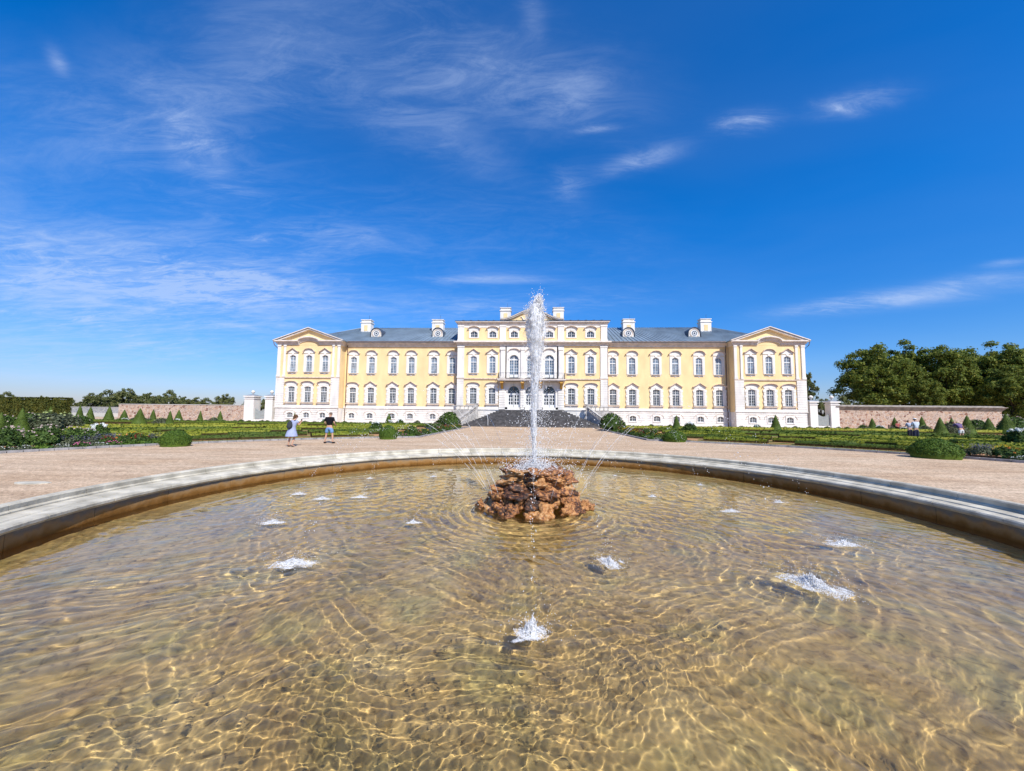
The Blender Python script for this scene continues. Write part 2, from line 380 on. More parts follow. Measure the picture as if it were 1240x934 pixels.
# attic cornice of the centre
c = MB()
for a,b,d in ((15.5,15.75,.12),(15.75,15.95,.26),(15.95,16.15,.46)):
    c.box(-11.4-d,11.4+d,YC-d,YC-.002,a,b)
    for s in (-1,1):
        q = sorted((s*11.4,s*(11.4+d))); c.box(q[0],q[1],YC,8.2,a,b)
c.build('attic_cornice', M['cornice'], palace)
f_ = MB(); f_.box(-11.3,11.3,YC-.05,YC-.003,15.15,15.5); f_.box(-11.3,11.3,YC-.08,YC-.003,12.96,13.1)
f_.build('attic_band', M['white'], palace)

# roofs
def roof_sheet(mb, quad, n, t=.05):
    """sloping sheet quad (bl,br,tr,tl) plus n standing seams"""
    q = [Vector(p) for p in quad]; nrm = (q[1]-q[0]).cross(q[3]-q[0]).normalized()
    mb.add(q+[p-nrm*.12 for p in q], [(0,1,2,3),(7,6,5,4),(0,4,5,1),(1,5,6,2),(2,6,7,3),(3,7,4,0)])
    for i in range(1,n):
        u = i/n; a = q[0].lerp(q[1],u)+nrm*.03; b = q[3].lerp(q[2],u)+nrm*.03; dx = (q[1]-q[0]).normalized()*.035
        mb.add([a-dx,a+dx,b+dx,b-dx,a-dx+nrm*t,a+dx+nrm*t,b+dx+nrm*t,b-dx+nrm*t], [(4,5,6,7),(0,4,7,3),(1,2,6,5),(0,1,5,4)])
EZ = 13.02
for s in (-1,1):
    r = MB()
    fl,fr_,rl,rr = (s*40.6,-.66,EZ),(s*11.5,-.66,EZ),(s*30.3,6,16.75),(s*11.5,6,16.75)
    q = (fl,fr_,rr,rl) if s<0 else (fr_,fl,rl,rr)
    roof_sheet(r, q, 42)
    e = ((s*40.6,12.6,EZ),(s*40.6,-.66,EZ),(s*30.3,6,16.75),(s*30.3,6.001,16.75)) if s<0 else ((s*40.6,-.66,EZ),(s*40.6,12.6,EZ),(s*30.3,6.001,16.75),(s*30.3,6,16.75))
    roof_sheet(r, e, 16)
    b_ = ((s*11.5,12.6,EZ),(s*40.6,12.6,EZ),(s*30.3,6,16.75),(s*11.5,6,16.75))
    roof_sheet(r, b_ if s<0 else (b_[1],b_[0],b_[3],b_[2]), 30)
    r.build('roof', M['roof'], palace)
for s in (-1,1):                                                 # wing gable roofs
    r = MB(); xm = s*34.985
    for t in (-1,1):
        e0 = (xm+t*5.75,YW-.6,12.98); e1 = (xm+t*5.75,5,12.98); p0 = (xm,YW-.6,15.05); p1 = (xm,5,15.05)
        roof_sheet(r, (e0,p0,p1,e1) if t<0 else (p0,e0,e1,p1), 2)
    r.build('wing_roof', M['roof'], palace)
r = MB()
roof_sheet(r, ((-11.95,YC-.5,16.17),(11.95,YC-.5,16.17),(9.5,4,17.0),(-9.5,4,17.0)), 20)
roof_sheet(r, ((11.95,8.5,16.17),(-11.95,8.5,16.17),(-9.5,4.01,17.0),(9.5,4.01,17.0)), 20)
for s in (-1,1): roof_sheet(r, ((s*11.95,8.5*(s<0)+(YC-.5)*(s>0),16.17),(s*11.95,8.5*(s>0)+(YC-.5)*(s<0),16.17),(s*9.5,4.01,17.0),(s*9.5,4,17.0)), 6)
r.build('centre_roof', M['roof_seam'], palace)
for s in (-1,1):
    g = MB(); a,b = sorted((s*11.4,s*29.4)); g.tube([(a,-.72,13.03),(b,-.72,13.03)], .07); g.build('gutter', M['pipe'], palace)

# pediments of the wings
for s in (-1,1):
    xm = s*34.985
    t = MB(); arc = [(xm+1.62*math.cos(a), 12.95+.62*math.sin(a)) for a in np.linspace(PI,0,13)]
    t.prism([(xm-5.0,12.98)]+arc+[(xm+5.0,12.98),(xm,14.82)], YW-.03, YW+.25)
    facade(t, xm-1.66, xm+1.66, 12.28, 12.32, YW-.01)
    lun = [(xm+1.64*math.cos(a), 12.3+.66*math.sin(a)) for a in np.linspace(PI,0,13)]
    t.prism(lun, YW-.012, YW+.2)
    t.build('tympanum', M['yellow'], palace)
    p = MB()
    p.strip([(xm-5.55,13.0),(xm,14.98),(xm+5.55,13.0)][::1], -.30, YW-.5, YW-.035)
    p.strip([(xm-5.65,13.06),(xm,15.06),(xm+5.65,13.06)], -.12, YW-.66, YW-.034)
    p.build('pediment_moulding', M['cornice'], palace)
# centre pediment: low segment with flared feet
def ped(x, w=4.75, h=1.5): u = min(1,abs(x)/w); return 16.17+h*(.5+.5*math.cos(PI*u))*(1-.12*u)
xs = np.linspace(-4.9,4.9,33)
t = MB(); t.prism([(x,ped(x)-.05) for x in xs]+[(4.9,16.12),(-4.9,16.12)], YC-.12, YC+.6); t.build('centre_tympanum', M['yellow'], palace)
p = MB(); p.strip([(x,ped(x)) for x in xs], .2, YC-.42, YC+.6); p.strip([(x,ped(x)+.2) for x in xs], .1, YC-.6, YC+.6); p.build('centre_pediment_moulding', M['white'], palace)
g = MB(); g.strip([(x,ped(x)+.3) for x in xs], .03, YC-.62, 3.6); g.build('pediment_roof', M['roof_seam'], palace)
# coat of arms on the tympanum: a plain oval shield between two scrolls
k = MB()
k.prism([(.42*math.cos(a),16.85+.5*math.sin(a)) for a in np.linspace(0,2*PI,17)[:-1]], YC-.26, YC-.1)
for s in (-1,1):
    k.tube([(s*(.5+.16*i), YC-.2, 16.45+.28*math.sin(i*1.1)+.1) for i in range(9)], [.13-.01*i for i in range(9)])
k.prism([(-.3,17.3),(.3,17.3),(.38,17.62),(.15,17.48),(0,17.68),(-.15,17.48),(-.38,17.62)], YC-.3, YC-.12)
k.build('stucco_relief', M['white'], palace)

# pilasters and rusticated corners
def rust(x0, x1, y, z0, z1, d=.14, n=None, h=.36):
    ru = MB(); n = n or max(1,round((z1-z0)/h)); hh = (z1-z0)/n
    for i in range(n): ru.box(x0,x1,y-d,y-.003,z0+i*hh+.02,z0+(i+1)*hh-.02)
    ru.box(x0+.02,x1-.02,y-d+.04,y-.001,z0,z1)
    if abs(x0) > 40: ru.box(x0-.003,x0+.12,y-d+.002,y+1.2,z0,z1)
    if x1 > 40: ru.box(x1-.1,x1+.003,y-d+.002,y+1.2,z0,z1)
    ru.build('rusticated_corner', M['white'], palace)
def pilaster(x0, x1, y, z0, z1, d=.14):
    pil = MB(); pil.box(x0,x1,y-d,y-.003,z0,z1)
    pil.box(x0-.05,x1+.05,y-d-.06,y-.004,z0,z0+.3); pil.box(x0-.05,x1+.05,y-d-.06,y-.004,z1-.22,z1)
    pil.build('pilaster', M['white'], palace)
for s in (-1,1):
    def q(a,b): return sorted((s*a,s*b))
    a,b = q(38.75,40.1); rust(a,b,YW,2.5,7.08)
    a,b = q(29.93,31.25); rust(a,b,YW,2.5,7.08)
    for u,v in ((39.55,40.06),(38.7,39.05),(29.95,30.35),(30.85,31.15)): a,b = q(u,v); pilaster(a,b,YW,7.25,12.3)
    a,b = q(10.45,11.5); rust(a,b,YC,2.5,7.08); pilaster(a,b,YC,7.25,12.25)
    a,b = q(10.55,11.5); pilaster(a,b,YC,12.97,15.5)
    a,b = q(4.0,4.95); pilaster(a,b,YC-.02,12.97,15.5,.12)


# ---- windows: a surround with its hood, sill, bars and glass below it
def loops(w, z0, z1, rise, pad, padz0=None, padz1=None):
    pad0 = pad if padz0 is None else padz0; pad1 = pad if padz1 is None else padz1
    n = 9; inn = [(-w/2,z0)]; out = [(-w/2-pad,z0-pad0)]
    for i in range(n):
        u = -1+2*i/(n-1); inn.append((u*w/2, z1-rise*u*u)); out.append((u*(w/2+pad), z1+pad1))
    inn.append((w/2,z0)); out.append((w/2+pad,z0-pad0))
    return inn, out
def panebars(W, cols, rows, transom=None, bar=.022, thick=.055, yb=.12):
    w,z0,z1,rise = W; b = MB(); inn,_ = loops(w,z0,z1,rise,0)
    inner = [(x*(1-2*thick/w), z0+thick+(z-z0)*(1-2*thick/(z1-z0))) for x,z in inn]
    b.frame(inner, inn, yb-.05, yb+.04)
    for i in range(1,cols):
        x = -w/2+w*i/cols; t = .06 if i*2==cols else bar
        zt = z1-rise*(2*x/w)**2-.03
        b.box(x-t/2,x+t/2,yb-.04+.002*(i%2),yb+.03,z0+.02,zt)
    for j in range(1,rows):
        z = z0+(z1-z0)*j/rows; b.box(-w/2+.03,w/2-.03,yb-.028,yb+.028,z-bar/2,z+bar/2)
    if transom: b.box(-w/2+.03,w/2-.03,yb-.055,yb+.03,transom-.05,transom+.05)
    return b
def meshof(mb, name, m):
    o = mb.build(name, m); me = o.data; bpy.data.objects.remove(o); return me
def glass_mesh(W, name, m):
    b = MB(); inn,_ = loops(*W,0); b.prism(inn, .14, .17); return meshof(b, name, m)
def hood_profile(kind, w, z, h):
    pts = []
    for i in range(25):
        x = -w/2+w*i/24; u = abs(x)/(w/2)
        if kind == 'curve': y = h*math.sqrt(max(0,1-(u/.84)**2)) if u < .84 else 0
        elif kind == 'flatcurve': y = h*.8*math.sqrt(max(0,1-(u/.95)**2)) if u < .95 else 0
        else: y = h*(1-u/.86)**1.15 if u < .86 else 0
        pts.append((x,z+y))
    return pts
def hood_mesh(kind, w, z, h, name):
    b = MB(); p = hood_profile(kind,w,z,h)
    b.strip(p, .055, -.34, -.003); b.strip([(x*.97,zz-.05) for x,zz in p], .05, -.25, -.003)
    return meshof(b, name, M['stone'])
def hoodfill(mb, kind, w, z, h):
    p = hood_profile(kind,w*.96,z-.03,h); mb.prism(p+[(w*.40,z-.22),(-w*.40,z-.22)][::1], -.09, -.005)
def wtype(W, kind, pad, cols, rows, transom, hood, sillw, sy, gm, lower=False, attic=False, basement=False):
    w,z0,z1,rise = W; s = MB(); inn,out = loops(w,z0,z1,rise,pad, .0 if not attic and not basement else .1, .2)
    s.frame(inn,out,-.07,.2)
    d = {}
    if kind:
        hw,hz,hh = hood; hoodfill(s,kind,hw,hz,hh); d['hood'] = hood_mesh(kind,hw,hz,hh,'hood')
        s.prism([(-.12,z1+.02),(.12,z1+.02),(.17,z1+.3),(-.17,z1+.3)], -.14, -.075)       # keystone
    if lower:
        n = 6; hh = (z1-z0)/n
        for i in range(n):
            e = .2 if i%2 else .12
            for t in (-1,1):
                a,b = sorted((t*(w/2+.1),t*(w/2+pad+e))); s.box(a,b,-.13,-.072,z0+i*hh+.02,z0+(i+1)*hh-.02)
        s.box(-w/2-pad-.1,w/2+pad+.1,-.06,-.004,2.83,z0-.22)
    elif not attic and not basement:
        s.prism([(-w/2-pad+.05,z0-.12),(-w/2-.1,z0-.3),(-.2,z0-.3),(0,z0-.42),(.2,z0-.3),(w/2+.1,z0-.3),(w/2+pad-.05,z0-.12)], -.05, -.004)
    d['surround'] = meshof(s,'window',M['white'])
    if sy:
        b = MB(); b.box(-sillw/2,sillw/2,-.22,.12,z0-.1,z0-.002) if not lower else b.box(-sillw/2,sillw/2,-.26,-.01,z0-.22,z0-.06)
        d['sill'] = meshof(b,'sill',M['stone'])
    d['frame'] = meshof(panebars(W,cols,rows,transom),'frame',M['frame'])
    d['pane'] = glass_mesh(W,'pane',M[gm])
    return d
WT = {'up_curve': wtype(UP_W,'curve',.36,4,6,9.75,(2.02,11.2,.52),1.25,1,'glass'),
      'up_tri': wtype(UP_W,'tri',.36,4,6,9.75,(2.02,11.2,.58),1.25,1,'glass'),
      'lo_curve': wtype(LO_W,'flatcurve',.3,4,6,4.95,(2.1,6.18,.5),2.1,1,'glass_dark',lower=True),
      'lo_tri': wtype(LO_W,'tri',.3,4,6,4.95,(2.1,6.18,.55),2.1,1,'glass_dark',lower=True),
      'base': wtype(BA_W,None,.14,4,2,None,None,0,0,'glass_dark',basement=True),
      'attic': wtype(AT_W,'curve',.22,4,2,None,(2.0,14.95,.34),0,0,'glass_dark',attic=True)}
# thin arched moulding over each basement window
bm_ = MB(); bm_.strip([(-1.0,1.35)]+[(.95*math.cos(a),1.5+.52*math.sin(a)) for a in np.linspace(PI,0,13)]+[(1.0,1.35)], .05, -.05, -.003)
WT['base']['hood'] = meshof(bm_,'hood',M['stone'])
def window(x, y, kind):
    t = WT[kind]; o = inst('window', t['surround'], (x,y,0), parent=palace)
    for k in ('frame','pane','hood','sill'):
        if k in t: inst(k, t[k], (0,0,0), parent=o)
for s in (-1,1):
    for i,x in enumerate(MX):
        window(s*x,0,'up_curve'); window(s*x,0,'lo_tri' if i<5 else 'lo_curve')
        if i: window(s*x,-.12,'base')
    for i,x in enumerate(WX):
        window(s*x,YW,'up_curve' if i==1 else 'up_tri'); window(s*x,YW,'lo_curve'); window(s*x,YW-.12,'base')
    for x in CX: window(s*x,YC,'up_tri'); window(s*x,YC,'lo_curve'); window(s*x,YC,'attic')
for x in PX: window(x,YC,'attic')

# ---- portal block: three arched doors below, three arched windows above
def arch_loop(w, z0, zs, pad, top, n=13):
    inn = [(-w/2,z0)]; out = [(-w/2-pad,z0)]
    for i in range(n):
        a = PI-PI*i/(n-1); inn.append((w/2*math.cos(a), zs+w/2*math.sin(a)))
        u = math.cos(a); out.append(((w/2+pad)*max(-1,min(1,u*1.25)), top if 0<i<n-1 else zs+.02))
    inn.append((w/2,z0)); out.append((w/2+pad,z0)); return inn, out
wp = MB()
for x in PX:                                                     # lower and upper arcade bays
    i1,o1 = arch_loop(1.9,2.42,5.15,.42,6.7); wp.frame([(a+x,b) for a,b in i1],[(a+x,b) for a,b in o1],YC-.1,YC+.45)
    i2,o2 = arch_loop(1.45,7.3,10.15,.42,12.2); wp.frame([(a+x,b) for a,b in i2],[(a+x,b) for a,b in o2],YC-.08,YC+.3)
    i3,o3 = arch_loop(1.95,2.42,5.15,.09,0); 
    wp.strip([(x+a,b) for a,b in i2[1:-1]],.14,YC-.16,YC-.081); wp.strip([(x+a,b) for a,b in i1[1:-1]],.16,YC-.2,YC-.101)
for x in (-4.5,-1.36,1.36,4.5):
    w_ = .45 if abs(x)>2 else .2
    wp.box(x-w_,x+w_,YC-.06,YC+.4,2.42,12.2)
wp.build('portal_wall', M['white'], palace)
for x in (-4.5,-1.36,1.36,4.5):
    ru = MB(); w_ = .46 if abs(x)>2 else .30
    for i in range(9): ru.box(x-w_,x+w_,YC-.24,YC-.062,2.43+i*.37,2.43+i*.37+.33)
    ru.build('portal_pier', M['white'], palace)
for x in (-4.45,-1.36,1.36,4.45):
    pl = MB(); pl.box(x-.28,x+.28,YC-.26,YC-.03,7.3,11.6); pl.box(x-.34,x+.34,YC-.32,YC-.02,7.2,7.55); pl.box(x-.36,x+.36,YC-.34,YC-.02,11.6,11.95)
    pl.build('portal_pilaster', M['white'], palace)
for x in PX:                                                     # French windows upstairs
    o = MB(); i2,_ = arch_loop(1.45,7.3,10.15,0,0)
    o.frame([(a*.9,7.4+(b-7.3)*.96) for a,b in i2], i2, .1, .2)
    o.box(-.05,.05,.1,.19,7.32,10.8); o.box(-.7,.7,.09,.2,10.05,10.2); o.box(-.68,.68,.1,.2,7.32,7.85)
    for xx in (-.36,.36): o.box(xx-.018,xx+.018,.12,.18,7.8,10.1)
    for z in (8.3,8.75,9.2,9.65): o.box(-.68,.68,.122,.178,z-.018,z+.018)
    for a in (.5,1.05,PI-1.05,PI-.5): o.tube([(0,.15,10.15),(.66*math.cos(a),.15,10.15+.66*math.sin(a))],.02,4)
    wn = o.build('arched_window', M['frame'], palace, loc=(x,YC,0))
    b = MB(); b.prism(i2,.2,.23); b.build('pane', M['glass'], wn)
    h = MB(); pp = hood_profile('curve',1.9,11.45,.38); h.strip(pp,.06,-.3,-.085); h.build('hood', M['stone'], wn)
    d = MB(); i1,_ = arch_loop(1.9,2.42,5.15,0,0)                # door with fanlight
    d.frame([(a*.9,2.5+(b-2.42)*.965) for a,b in i1], i1, .22, .36)
    d.box(-.9,.9,.2,.36,4.75,4.95)
    for t in (-1,1):
        a,b = sorted((t*.03,t*.88)); d.box(a,b,.26,.34,2.44,3.15)
        for xx in (.09,.46,.82): d.box(t*xx-.045,t*xx+.045,.25,.33,3.15,4.75)
        for z in (3.2,3.72,4.24,4.7): d.box(a,b,.258,.325,z-.035,z+.035)
    for a_ in (.6,PI/2,PI-.6): d.tube([(0,.28,4.95),(.88*math.cos(a_),.28,5.0+.95*math.sin(a_))],.025,4)
    d.tube([(.45*math.cos(a_),.28,4.97+.45*math.sin(a_)) for a_ in np.linspace(0,PI,9)],.025,4)
    dn = d.build('door', M['frame'], palace, loc=(x,YC,0))
    b = MB(); b.prism(i1,.37,.4); b.build('pane', M['glass_dark'], dn)
    hd = MB(); hd.box(.05,.09,.2,.25,3.5,3.72); hd.build('handle', M['iron'], dn)
    # lantern over each door is a small dark iron cage
    ln = MB(); ln.lathe([(.02,.55),(.05,.5),(.16,.42),(.11,.0),(.03,-.06)],0,-.45,8,5.35); ln.tube([(0,-.45,5.9),(0,-.45,6.6)],.015,4)
    ln.build('lantern', M['iron'], palace, loc=(x,YC,0))
ba = MB(); ba.box(-5.05,5.05,YC-1.35,YC-.005,6.78,6.92); ba.box(-5.15,5.15,YC-1.45,YC-.004,6.92,7.06)
ba.build('balcony', M['cornice'], palace)
for x in (-4.5,-1.36,1.36,4.5):
    cs = MB(); cs.prism_z([(x-.26,YC-.25),(x+.26,YC-.25),(x+.26,YC-1.2),(x-.26,YC-1.2)],6.45,6.775)
    pr = [(YC-.245,5.6),(YC-.55,5.75),(YC-.8,6.1),(YC-1.1,6.45),(YC-.245,6.45)]
    n = len(pr); cs.add([(x-.2,y,z) for y,z in pr]+[(x+.2,y,z) for y,z in pr],[tuple(range(n)),tuple(range(2*n-1,n-1,-1))]+[(i,i+n,(i+1)%n+n,(i+1)%n) for i in range(n)])
    cs.build('balcony_console', M['ochre'], palace)
rl = MB()
for x in np.arange(-5.0,5.01,.125): rl.box(x-.009,x+.009,YC-1.37,YC-1.352,7.06,7.95)
rl.box(-5.02,5.02,YC-1.38,YC-1.345,7.95,7.99); rl.box(-5.02,5.02,YC-1.38,YC-1.345,7.14,7.17)
for s in (-1,1):
    for y in np.arange(YC-1.3,YC-.1,.125): rl.box(s*5.0-.009,s*5.0+.009,y-.009,y+.009,7.06,7.95)
    rl.box(s*5.0-.017,s*5.0+.017,YC-1.36,YC-.05,7.95,7.99)
rl.build('balcony_railing', M['iron'], palace)

# dormers, chimneys
for x in (-25.7,-15.4,15.4,25.7):
    d = MB(); zc = 14.85; yf = 1.6
    body = [(-.82,13.9)]+[(-.86,14.3)]+[(.86*math.cos(a),zc+.86*math.sin(a)) for a in np.linspace(PI,0,15)]+[(.86,14.3),(.82,13.9)]
    d.prism(body, yf, yf+.12); d.box(-1.0,1.0,yf-.1,yf+.1,13.75,13.92)
    dn = d.build('dormer', M['white'], palace, loc=(x,0,0))
    b = MB(); cap = [(-.96,14.1)]+[(.9*math.cos(a),zc+.9*math.sin(a)) for a in np.linspace(PI-.02,.02,15)]+[(.96,14.1)]
    b.strip(cap,.08,yf-.15,4.2); b.prism([(-.88,13.9)]+[(.88*math.cos(a),zc+.88*math.sin(a)) for a in np.linspace(PI,0,15)]+[(.88,13.9)],yf+.122,3.6)
    b.build('dormer_roof', M['roof_seam'], dn)
    rg = MB()
    def circ(r_): return [(r_*math.cos(a),zc-.02+r_*math.sin(a)) for a in np.linspace(0,2*PI,25)[:-1]]
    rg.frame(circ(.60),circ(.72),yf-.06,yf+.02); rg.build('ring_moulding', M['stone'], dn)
    ww = MB(); ww.frame(circ(.16),circ(.26),yf-.05,yf+.0); ww.frame(circ(.4),circ(.5),yf-.045,yf+.0); ww.build('window_ring', M['frame'], dn)
    pn = MB(); pn.prism(circ(.5),yf-.012,yf-.002); pn.build('pane', M['glass_dark'], dn)
for x,y,zb,zt,w_ in [(s*28.6,4.6,15.3,17.75,.86) for s in (-1,1)]+[(s*16.1,4.6,15.3,17.75,.95) for s in (-1,1)]+[(-4.45,4.0,16.2,19.6,.88),(4.4,4.0,16.2,19.6,.88)]:
    m_ = MB(); m_.box(x-w_,x+w_,y-.6,y+.6,zb,zt-.55); m_.box(x-w_-.1,x+w_+.1,y-.7,y+.7,zt-.55,zt-.4)
    m_.box(x-w_+.05,x+w_-.05,y-.55,y+.55,zt-.4,zt-.05); m_.box(x-w_-.06,x+w_+.06,y-.66,y+.66,zt-.05,zt+.05)
    ch = m_.build('chimney', M['white'], palace)
    p_ = MB(); p_.box(x-w_*.36,x+w_*.36,y-.63,y-.602,zb+.5,zt-.95); p_.build('chimney_panel', M['yellow'], ch)
    p_ = MB(); p_.tube([(x+.3,y,zt),(x+.3,y,zt+.9)],.02,4); p_.build('rod', M['iron'], ch)
for x in (-29.6,29.6,-11.75,11.75):
    p_ = MB(); p_.tube([(x,-.2,13.0),(x,-.2,12.3),(x,-.12,12.0),(x,-.12,2.6),(x,-.28,2.3),(x,-.28,.1)],.07,8); p_.build('downpipe', M['pipe'], palace)
for s in (-1,1):
    p_ = MB(); p_.tube([(s*40.6,YW-.5,12.95),(s*40.5,YW-.4,12.3),(s*40.12,YW+.3,11.6),(s*40.12,YW+.3,.1)],.06,8); p_.build('downpipe', M['pipe'], palace)

# garden stairs with fanned steps and sloping balustrades
stp = MB(); NS = 14
for k in range(NS):
    z0 = 2.4*k/NS; z1 = 2.4*(k+1)/NS-.012; u = k/(NS-1)
    wf = 9.9-5.0*u; yf = -6.6+4.0*u; yb = YC-.13
    stp.prism_z([(-wf-.0,yf),(wf,yf),(wf+.0,yb),(-wf,yb)], z0+(0 if k==0 else -.0), z1)
    stp.prism_z([(-wf-.03,yf-.03),(wf+.03,yf-.03),(wf+.03,yb-.002),(-wf-.03,yb-.002)], z1-.035, z1+.012)
stairs = tag(stp.build('garden_stairs', M['granite'], None, loc=(XC,YP,0)), 'wide flight of dark grey stone steps leading up to the palace doors', 'stairs')
for s in (-1,1):
    b = MB(); A = Vector((s*10.35,-6.7,0)); B = Vector((s*8.3,-2.4,2.1))
    dv = (B-A); nrm = Vector((-dv.y,dv.x,0)).normalized()*.14
    def slab(za, zb, p, q, wd=1.0):
        n2 = nrm*wd; vs = []
        for P in (p,q):
            vs += [P-n2+Vector((0,0,za)),P+n2+Vector((0,0,za)),P+n2+Vector((0,0,zb)),P-n2+Vector((0,0,zb))]
        b.add(vs,[(0,1,2,3),(7,6,5,4),(0,4,5,1),(1,5,6,2),(2,6,7,3),(3,7,4,0)])
    slab(-1.5,.15,A,B,1.3) if False else None
    b.add([A-nrm+Vector((0,0,0)),A+nrm,A+nrm+Vector((0,0,.2)),A-nrm+Vector((0,0,.2)),
           Vector((B.x,B.y,0))-nrm,Vector((B.x,B.y,0))+nrm,B+nrm+Vector((0,0,.2)),B-nrm+Vector((0,0,.2))],
          [(0,1,2,3),(7,6,5,4),(0,4,5,1),(1,5,6,2),(2,6,7,3),(3,7,4,0)])
    slab(.78,.92,A,B,1.25)
    for P,hh in ((A,1.15),(B,1.15)): b.box(P.x-.24,P.x+.24,P.y-.24,P.y+.24,0,P.z+hh); b.box(P.x-.3,P.x+.3,P.y-.3,P.y+.3,P.z+hh,P.z+hh+.1)
    b.box(min(B.x,s*12.0),max(B.x,s*12.0),B.y-.14,B.y+.14,0,2.3); b.box(min(B.x,s*12.0),max(B.x,s*12.0),B.y-.18,B.y+.18,2.88,3.02)
    o = b.build('balustrade', M['greystone'], stairs)
    for k in range(1,14):
        P = A.lerp(B,k/14); q_ = MB(); q_.lathe([(.07,.2),(.04,.28),(.085,.45),(.045,.68),(.07,.78)],P.x,P.y,8,P.z); q_.build('baluster', M['greystone'], o)
    for k in range(5):
        x = B.x+s*(.55+k*.62); q_ = MB(); q_.lathe([(.07,2.3),(.04,2.38),(.085,2.52),(.045,2.78),(.07,2.88)],x,B.y,8,0); q_.build('baluster', M['greystone'], o)
# thin metal handrail on the steps
hb = MB()
hb.tube([(-6.0,-6.5,.1),(-6.0,-6.5,1.0),(-6.5,-3.9,2.0),(-6.5,-3.9,1.2)],.025,6)
hb.build('handrail', M['frame'], stairs)
# ------------------------------------------------------------------ ground sheets
CB = Vector((0,7.3,0)); RI = 7.1
rng = np.random.default_rng(11)
def gravel_mat():
    m = bpy.data.materials.new('pink_gravel'); m.use_nodes = True; nt = m.node_tree; L = nt.links.new; b = nt.nodes['Principled BSDF']
    co = nt.nodes.new('ShaderNodeTexCoord'); o = co.outputs['Object']
    def nz(s,d,st=None):
        n = nt.nodes.new('ShaderNodeTexNoise'); n.inputs['Scale'].default_value = s; n.inputs['Detail'].default_value = d
        if st:
            mp = nt.nodes.new('ShaderNodeMapping'); mp.inputs['Scale'].default_value = st; L(o,mp.inputs[0]); L(mp.outputs[0],n.inputs['Vector'])
        else: L(o,n.inputs['Vector'])
        return n.outputs['Fac']
    def rp(v,c0,c1,a,b_):
        r = nt.nodes.new('ShaderNodeValToRGB'); e = r.color_ramp.elements; e[0].position=a; e[1].position=b_; e[0].color=(*c0,1); e[1].color=(*c1,1); L(v,r.inputs[0]); return r.outputs[0]
    big = rp(nz(.28,5,(1,1.6,1)),(.56,.405,.265),(.66,.515,.365),.35,.65)
    v = nt.nodes.new('ShaderNodeTexVoronoi'); v.inputs['Scale'].default_value = 26; L(o,v.inputs['Vector'])
    st = rp(v.outputs['Color'],(.62,.58,.55),(1.15,1.12,1.08),.05,.8)
    mid = rp(nz(5,6),(.84,.82,.80),(1.06,1.06,1.06),.35,.65)
    def mul(a,c):
        x = nt.nodes.new('ShaderNodeMix'); x.data_type='RGBA'; x.blend_type='MULTIPLY'; x.inputs[0].default_value=1; L(a,x.inputs[6]); L(c,x.inputs[7]); return x.outputs[2]
    trk = rp(nz(1.0,8,(.35,2.2,1)),(.86,.85,.84),(1.04,1.04,1.04),.38,.6)
    L(mul(mul(mul(big,st),mid),trk), b.inputs['Base Color']); b.inputs['Roughness'].default_value=.95; b.inputs['Specular IOR Level'].default_value=.15
    bp = nt.nodes.new('ShaderNodeBump'); bp.inputs['Strength'].default_value=.5; bp.inputs['Distance'].default_value=.02
    L(v.outputs['Distance'],bp.inputs['Height']); L(bp.outputs[0],b.inputs['Normal'])
    return m
M['gravel'] = gravel_mat()
def annulus(name, r0, r1, z, m, n=180, zout=None):
    b = MB(); vs = []
    for i in range(n):
        a = 2*PI*i/n; vs += [(CB.x+r0*math.cos(a),CB.y+r0*math.sin(a),z),(CB.x+r1*math.cos(a),CB.y+r1*math.sin(a),zout if zout is not None else z)]
    b.add(vs,[(2*i,2*i+1,(2*i+3)%(2*n),(2*i+2)%(2*n)) for i in range(n)])
    o = b.build(name, m); o['kind'] = 'structure'; return o
annulus('gravel_ground', 7.55, 140, 0, M['gravel'])
M['meadow'] = mat('far_meadow', (.10,.13,.03), .95, .1, noise_scale=.05, noise_amt=.2)
annulus('terrain', 140, 9000, 0, M['meadow'])
M['brick'] = mat('crushed_brick', (.50,.27,.13), .95, .1, noise_scale=14, noise_amt=.15)
M['lawnbase'] = mat('lawn_base', (.10,.16,.02), .95, .1, noise_scale=3, noise_amt=.25)
M['soil'] = mat('garden_soil', (.09,.055,.035), 1, .1, noise_scale=8, noise_amt=.3)
M['kerb'] = mat('kerb_stone', (.36,.34,.33), .85, .2, noise_scale=3, noise_amt=.2)
def P(r, th, s): th = R(th); return (CB.x+s*r*math.sin(th), CB.y+r*math.cos(th))    # th measured from the garden axis
TH0 = math.degrees(math.asin(8.1/22))
